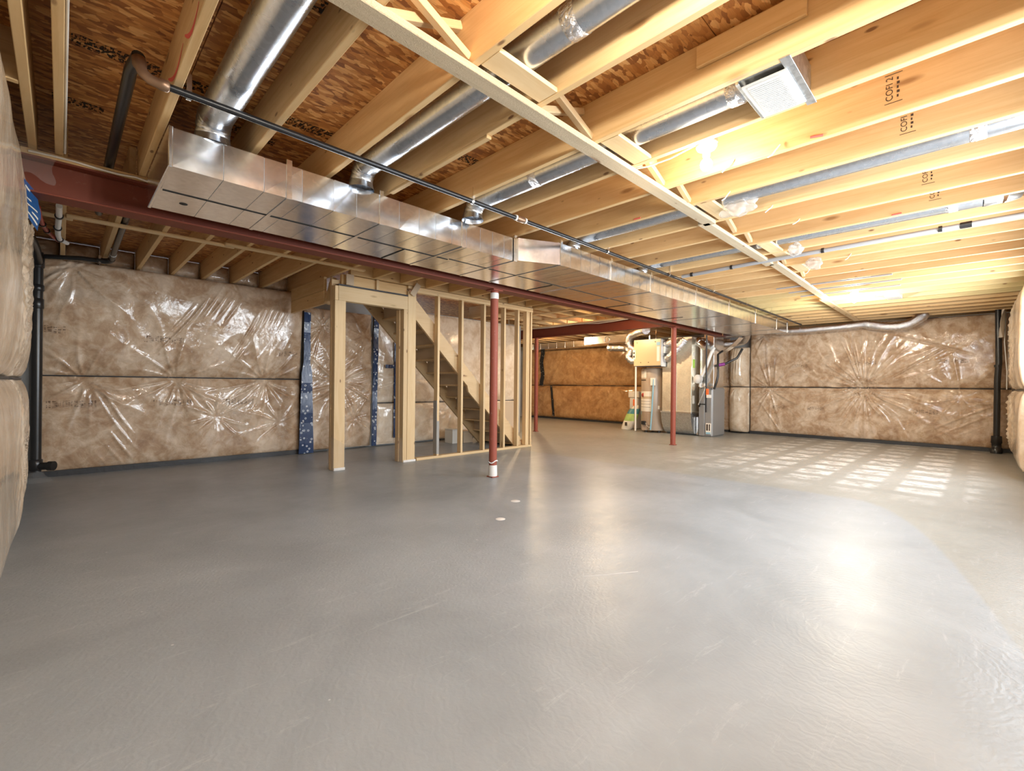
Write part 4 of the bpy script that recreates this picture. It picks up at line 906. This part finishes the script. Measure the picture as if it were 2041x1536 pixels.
A = lambda y: math.pi-math.asin(max(-1, min(1, (y-cy)/R_)))   # front of the tank faces -x
wraplab(A(5.80), A(5.60), 1.30, 1.46, 'label_w', 'label'); wraplab(A(5.79), A(5.61), 1.235, 1.262, 'ink', 'label_bar')
wraplab(A(5.80), A(5.47), .50, .98, 'label_w', 'label'); wraplab(A(5.80), A(5.47), .80, .86, 'label_r' if False else 'drywall', 'label_bar', .003); wraplab(A(5.80), A(5.76), .42, .50, 'label_b', 'label')
for z in (.60, .67, .74): wraplab(A(5.79), A(5.49), z, z+.006, 'ink', 'label_line', .0035)
a = A(5.69); MB().lathe((cx+R_*math.cos(a)-.002, cy+R_*math.sin(a), .89), [(0, -.004), (.05, -.004), (.05, .002)], 20, 'x').build('dark_disc', 'redpex', t)
MB().box(cx-R_-.05, cx-R_+.03, 5.60, 5.70, .19, .27, .006).build('gas_valve', 'black', t); MB().box(cx-R_-.012, cx-R_+.05, 5.58, 5.70, .05, .17, .004).build('access_panel', 'tank', t)
MB().box(cx-R_-.008, cx-R_+.05, 5.46, 5.56, .18, .46, .004).build('access_panel', 'tank', t)
MB().tube([(cx-R_-.02, 5.40, 1.27), (cx-R_-.025, 5.43, .6), (cx-R_-.02, 5.47, .07)], .018, 12).build('drain_tube', 'label_b', t); MB().box(cx-R_-.03, cx-R_+.02, 5.36, 5.48, 1.12, 1.30, .004).build('valve_tag', 'label_w', t)
MB().tube([(cx-R_-.01, 5.60, .23), (cx-R_-.05, 5.55, .17), (cx-R_-.04, 5.50, .12), (cx-R_-.02, 5.46, .15)], .009, 8).build('gas_tube', 'steel_dull', t)
a = A(5.33); MB().box(cx+R_*math.cos(a)-.014, cx+R_*math.cos(a)+.02, 5.31, 5.36, .56, .64, .002).build('sticker', 'label_w', t)
o = MB().tube([(9.96, 5.87, .02), (9.96, 5.87, 1.62)], .022, 12).build('water_supply_pipe', 'wire'); tag(o, 'pale vertical pipe beside the water heater', 'pipe')
o = MB().tube([(10.05, 5.94, .05), (10.05, 5.94, 1.60)], .014, 10).build('water_supply_pipe', 'black'); tag(o, 'thin dark vertical pipe at the wall side of the water heater', 'pipe')
# ventilator box
t = thing('air_exchanger', 'beige boxy air exchanger hung above the water heater with foil hoses', 'air exchanger', (10.05, 5.47, 1.56))
MB().box(9.80, 10.28, 5.13, 5.83, 1.57, 2.20, .006).build('cabinet', 'grey_cab', t); MB().box(9.785, 9.80, 5.135, 5.825, 1.58, 2.195, .004).build('front_panel', 'beige', t)
MB().box(9.80, 10.20, 5.12, 5.13, 1.56, 2.18, .003).build('side_panel', 'white', t)
MB().box(9.781, 9.785, 5.16, 5.23, 1.68, 2.02, .001).build('label', 'label_w', t); MB().box(9.781, 9.785, 5.15, 5.24, 2.04, 2.12, .001).build('label', 'label_b', t)
MB().box(9.776, 9.790, 5.78, 5.85, 1.74, 1.96, .002).build('caution_sticker', 'label_w', t); MB().box(9.774, 9.776, 5.795, 5.835, 1.78, 1.83).build('sticker_print', 'ink', t); MB().box(9.774, 9.776, 5.795, 5.835, 1.87, 1.91).build('sticker_print', 'ink', t)
for y, z in ((5.74, 2.13), (5.27, 2.13), (5.64, 1.66), (5.44, 1.66)): MB().tube([(9.786, y, z), (9.779, y, z)], .010, 10).build('screw', 'ink', t)
MB().box(9.84, 10.0, 5.06, 5.12, 1.86, 2.02, .004).build('control_box', 'white', t)
for x_ in (9.9, 10.2): MB().box(x_, x_+.02, 5.47, 5.49, 2.20, 2.47).build('hanger_strap', 'duct', t)
AX = t
def flex(pts, r, label, seed, amp=.012, pitch=.05, n=18, parent=True):
    P, rr = ridged(pts, r, amp, pitch, seed); o = MB().tube(P, rr, n).build('foil_hose', 'foil', AX if parent else None); o['label'] = label
    if not parent: o['category'] = 'hose'
    return o
flex([(9.98, 5.84, 1.98), (9.96, 5.98, 2.02), (9.93, 6.05, 2.16), (9.86, 5.96, 2.31), (9.75, 5.72, 2.37), (9.5, 5.35, 2.38)], .085, 'crinkled foil hose looping up from the air exchanger to the ceiling', 1)
flex([(9.98, 5.84, 1.72), (9.95, 5.97, 1.72), (9.93, 6.06, 1.82), (9.96, 6.02, 1.94), (10.05, 6.18, 2.04), (10.4, 6.9, 2.12)], .085, 'crinkled foil hose curling from the lower port of the air exchanger', 2)
flex([(9.95, 5.12, 1.74), (9.92, 5.03, 1.74), (9.87, 4.92, 1.80), (9.86, 4.72, 2.0), (9.88, 4.60, 2.15)], .08, 'ribbed foil hose rising beside the red column to the return duct', 3)
flex([(9.95, 5.12, 2.06), (9.90, 5.02, 2.08), (9.86, 4.92, 2.10), (9.87, 4.84, 2.18)], .08, 'short foil hose on the upper side port of the air exchanger', 4)
# furnace with plenum, return drop and boot
t = thing('furnace', 'grey furnace cabinet with white vent pipes and a small sticker', 'furnace', (10.5, 4.3, 0))
MB().box(10.15, 10.85, 4.10, 4.40, 0, 1.08, .03).build('cabinet', 'grey_cab', t); MB().box(10.13, 10.15, 4.27, 4.39, .02, 1.05, .004).build('door_panel', 'grey_cab', t)
MB().box(10.125, 10.15, 4.125, 4.235, .06, .30, .002).build('sticker', 'label_w', t); MB().box(10.122, 10.125, 4.14, 4.165, .14, .28).build('sticker_print', 'ink', t); MB().box(10.122, 10.125, 4.185, 4.22, .14, .28).build('sticker_print', 'ink', t); MB().box(10.122, 10.125, 4.13, 4.23, .065, .105).build('sticker_print', 'label_b', t)
MB().box(10.25, 10.8, 4.12, 4.42, 1.08, 2.21, .004).build('supply_plenum', 'duct', t)
MB().tube([(10.12, 4.36, 1.10), (10.10, 4.34, 1.30), (10.10, 4.22, 1.55), (10.12, 4.12, 1.85), (10.2, 4.10, 1.95)], .034, 14).build('vent_pipe', 'white', t)
MB().lathe((10.06, 4.385, 1.27), [(0, -.05), (.09, -.05), (.10, -.02), (.10, .03), (0, .03)], 20, 'x').build('inducer_housing', 'white', t); MB().box(10.05, 10.13, 4.34, 4.45, 1.19, 1.32, .01).build('inducer_motor', 'steel_dull', t)
MB().lathe((10.1, 4.245, 1.14), [(0, -.03), (.04, -.03), (.045, .02), (0, .02)], 14, 'x').build('pressure_switch', 'white', t)
t = thing('return_air_drop', 'big sheet metal return duct with rounded boot at the floor, in front of the furnace', 'duct', (10.2, 4.85, 0))
MB().box(9.98, 10.40, 4.50, 5.19, .52, 1.55, .003).build('lower_shaft', 'duct_matte', t)
MB().prism([(4.50, 1.55), (5.08, 1.55), (5.05, 2.21), (4.50, 2.21)], 'x', 9.99, 10.40).build('upper_shaft', 'duct_matte', t)
# boot: quarter-round bottom
pr = [(4.40, .50), (4.40, .02), (4.52, .004)]+[(4.52+.70*math.sin(a), .52-.515*math.cos(a)) for a in [k*math.pi/2/10 for k in range(0, 11)]]
pr = [(9.98+.0, .50)]+[(9.98+.10*(1-math.sin(a))*0+.12*(1-math.cos(math.pi/2-a))*1.0, .50-.49*math.sin(a)) for a in [0]]
bt = MB(); prof = [(10.40, .52), (9.97, .52)]+[(9.97+.33*(1-math.cos(a)), .52-.515*math.sin(a)) for a in [k*math.pi/2/10 for k in range(1, 11)]]+[(10.40, .005)]
bt.prism(prof, 'y', 4.50, 5.21); bt.build('rounded_boot', 'steel_dull', t)
MB().box(9.955, 10.40, 4.485, 5.22, .50, .535, .004).build('flange', 'duct', t); MB().box(10.22, 10.25, 4.44, 4.49, .02, .42, .003).build('standing_seam', 'duct', t)
for z0, z1, m in ((1.79, 1.86, 'label_w'), (1.52, 1.71, 'label_g'), (.72, .90, 'label_w'), (1.02, 1.10, 'drywall')): MB().box(10.05, 10.15, 4.495, 4.499, z0, z1).build('label', m, t)
MB().box(9.972, 9.978, 4.85, 4.87, .55, 1.5).build('cross_brake', 'duct', t)
# second shaft behind the water heater and the cross duct under the joists
t = thing('sheet_metal_duct', 'short cross duct joining the plenum to the long duct', 'duct', (10.5, 4.4, 2.2))
MB().box(10.53, 10.9, 3.82, 4.44, 2.225, 2.42, .003).build('duct_section', 'duct', t); MB().box(10.92, 11.2, 4.40, 4.62, 1.97, 2.42, .004).build('take_off_box', 'duct', t)
t = thing('round_duct_pipe', 'bright silver round elbow pipe angled off the return duct', 'pipe', (10.15, 4.4, 2.0))
MB().tube([(10.16, 4.41, 2.13), (10.10, 4.40, 2.11), (10.04, 4.36, 2.08), (10.0, 4.24, 1.99), (10.02, 4.20, 1.97)], .082, 22).build('pipe_run', 'duct', t); MB().tube([(10.045, 4.365, 2.084), (10.03, 4.33, 2.06)], .088, 22).build('bead', 'duct', t)
# ducts against the brown wall
t = thing('sheet_metal_duct', 'low long duct along the top of the brown insulation', 'duct', (11.2, 9.2, 2.3))
for k in range(11): MB().box(11.15, 11.55, 7.0+.34*k+.002, 7.34+.34*k-.002, 2.28, 2.46, .003).build('duct_section', 'duct', t)
t = thing('sheet_metal_duct', 'stub duct with a round knock-out above the brown insulation', 'duct', (10.6, 7.2, 2.2))
MB().box(10.4, 10.9, 6.35, 7.75, 2.24, 2.45, .004).build('duct_section', 'duct', t); MB().lathe((10.395, 7.0, 2.34), [(.075, -.004), (.085, -.008), (.085, .004)], 24, 'x').build('collar_ring', 'steel_dull', t)
flex([(10.62, 6.55, 2.14), (10.6, 6.7, 2.14), (10.6, 6.9, 2.14), (10.6, 7.1, 2.15)], .07, 'foil hose under the stub duct above the brown insulation', 5, parent=False)
# far-wall foil duct
P, rr = ridged([(11.36, 3.2, 2.34), (11.36, 2.8, 2.33), (11.36, 2.4, 2.335), (11.36, 2.0, 2.345), (11.37, 1.62, 2.37)], .068, .004, .05, 8)
o = MB().tube(P, rr, 16).build('foil_hose', 'foil'); tag(o, 'silver foil hose sagging along the far wall top, next to the duct end', 'hose')
P, rr = ridged([(11.36, 1.62, 2.37), (11.35, 1.4, 2.31), (11.35, 1.15, 2.28), (11.36, .95, 2.32), (11.40, .80, 2.42), (11.44, .74, 2.50)], .085, .006, .05, 9)
o = MB().tube(P, rr, 16).build('foil_hose', 'foil'); tag(o, 'fatter foil hose at the end of the far wall run, bending up between joists', 'hose')
for y in (2.72, 1.62): 
    o = MB().tube([(11.36, y-.01, 2.345 if y > 2 else 2.37), (11.36, y+.01, 2.345 if y > 2 else 2.37)], .080, 16).build('hose_clamp', 'foil'); tag(o, 'metal band round the far wall foil hose '+('near the duct' if y > 2 else 'at its join'), 'clamp')
P, rr = ridged([(10.74, 3.62, 2.31), (11.0, 3.70, 2.26), (11.25, 3.85, 2.17), (11.33, 4.1, 2.13), (11.27, 4.42, 2.12)], .075, .006, .05, 10)
o = MB().tube(P, rr, 16).build('foil_hose', 'foil'); tag(o, 'foil hose dipping over the wrapped pilaster toward the furnace', 'hose')
b = MB(); V = []
for i in range(9):
    s_ = i/8; yy = 3.72+.37*s_; zz = 2.20-.30*s_+.10*math.sin(s_*3.1)*-1*.4
    V += [(10.60, yy, zz), (10.86, yy, zz)]
b.add(V, [(2*i, 2*i+1, 2*i+3, 2*i+2) for i in range(8)], True); b.add([(x_, y_, z_-.006) for x_, y_, z_ in V], [(2*i, 2*i+1, 2*i+3, 2*i+2) for i in range(8)], True)
o = b.build('bent_metal_strip', 'duct'); tag(o, 'curved bare sheet metal strip hung below the duct end', 'sheet metal')
# gas and drain pipes beside the furnace
t = thing('gas_pipe', 'black vertical gas pipe with an orange valve tag in front of the furnace', 'pipe', (10.05, 4.16, .5))
MB().tube([(9.93, 4.15, .55), (9.93, 4.15, 2.21)], .017, 12).build('pipe_run', 'iron', t); MB().tube([(9.93, 4.15, .72), (10.05, 4.33, .72), (10.08, 4.36, .66)], .014, 10).build('branch_pipe', 'iron', t)
MB().tube([(10.04, 4.36, .70), (10.04, 4.22, 1.05), (10.06, 4.2, 1.12)], .012, 10).build('flex_connector', 'steel_dull', t)
MB().box(9.895, 9.91, 4.08, 4.14, .92, 1.06, .004).build('valve_tag', 'label_r', t); MB().box(9.89, 9.96, 4.04, 4.13, .86, .93, .006).build('valve_handle', 'offwhite', t)
t = thing('drain_hose', 'black drain pipe with purple primer marks beside the furnace', 'pipe', (10.3, 4.0, 1.2))
MB().tube([(10.1, 4.05, 1.05), (10.1, 4.0, 1.2), (10.12, 3.98, 1.32), (10.12, 3.98, 1.80), (10.3, 3.96, 1.88)], .024, 12).build('tube', 'black', t)
MB().tube([(10.1, 4.05, 1.55), (10.2, 3.85, 1.60), (10.3, 3.65, 1.72), (10.4, 3.58, 1.92)], .024, 12).build('tube', 'black', t); MB().tube([(10.14, 3.97, 1.57), (10.2, 3.87, 1.595)], .034, 12).build('primer_joint', 'purple', t)
# bag, bucket and box by the water heater
t = thing('salt_bag', 'green and white plastic sack slumped against the water heater', 'sack', (10.4, 6.25, 0))
def sack(z0, z1, mat, name, sx=1.):
    b = MB(); n = 18; V = []; m = 8
    for j in range(m+1):
        z = z0+(z1-z0)*j/m; tt = z/.62; w = (.17*math.sqrt(max(0, 1-abs(2*tt-.85)**3*.55)))*sx; d_ = .10*math.sqrt(max(.05, 1-abs(2*tt-.8)**2.5*.7))
        for k in range(n):
            a = 2*math.pi*k/n; V.append((10.30+.16*tt+d_*math.cos(a)*(1+.06*math.sin(3*a+9*tt)), 6.33-.20*tt+w*math.sin(a)*(1+.05*math.sin(5*a+7*tt)), z))
    b.add(V, [(j*n+k, j*n+(k+1) % n, (j+1)*n+(k+1) % n, (j+1)*n+k) for j in range(m) for k in range(n)], True); b.add(V[:n], [tuple(range(n-1, -1, -1))]); b.add(V[-n:], [tuple(range(n))]); return b.build(name, mat, t)
sack(.004, .22, 'bagwhite', 'white_lower_half'); sack(.22, .40, 'greenbag', 'green_band'); sack(.40, .53, 'tealbag', 'teal_band'); sack(.53, .62, 'bagwhite', 'gathered_top', .8)
MB().box(10.20, 10.206, 6.25, 6.31, .10, .19).build('print_block', 'ink', t)
t = thing('plastic_tub', 'cream softener tub with wider lid behind the sack', 'tub', (10.62, 6.3, 0))
MB().box(10.62, 10.87, 6.19, 6.44, 0, .80, .02).build('tub_body', 'offwhite', t); MB().box(10.60, 10.89, 6.16, 6.47, .80, .97, .02).build('tub_lid', 'label_w', t)
o = MB().box(10.02, 10.03, 5.90, 5.98, .62, .78, .004).build('valve_tag', 'label_r'); tag(o, 'orange tag hanging on the pipe beside the water heater', 'tag')
# floor debris
for k, (x_, y_, r_) in enumerate(((3.05, 3.05, .045), (2.55, 2.72, .04))):
    o = MB().lathe((x_, y_, 0), [(0, .0016), (r_*.9, .0016), (r_, .0002)], 18).build('paint_spot', 'offwhite'); tag(o, 'round pale paint spot on the grey floor, '+('the one nearer the red column' if k == 0 else 'the fainter one'), 'paint spot')
o = MB().tube([(2.13, 1.58, .0006), (2.25, 1.50, .0006), (2.42, 1.40, .0006)], .0011, 5).build('scratch_line', 'offwhite'); tag(o, 'thin pale scratch across the grey floor', 'scratch')
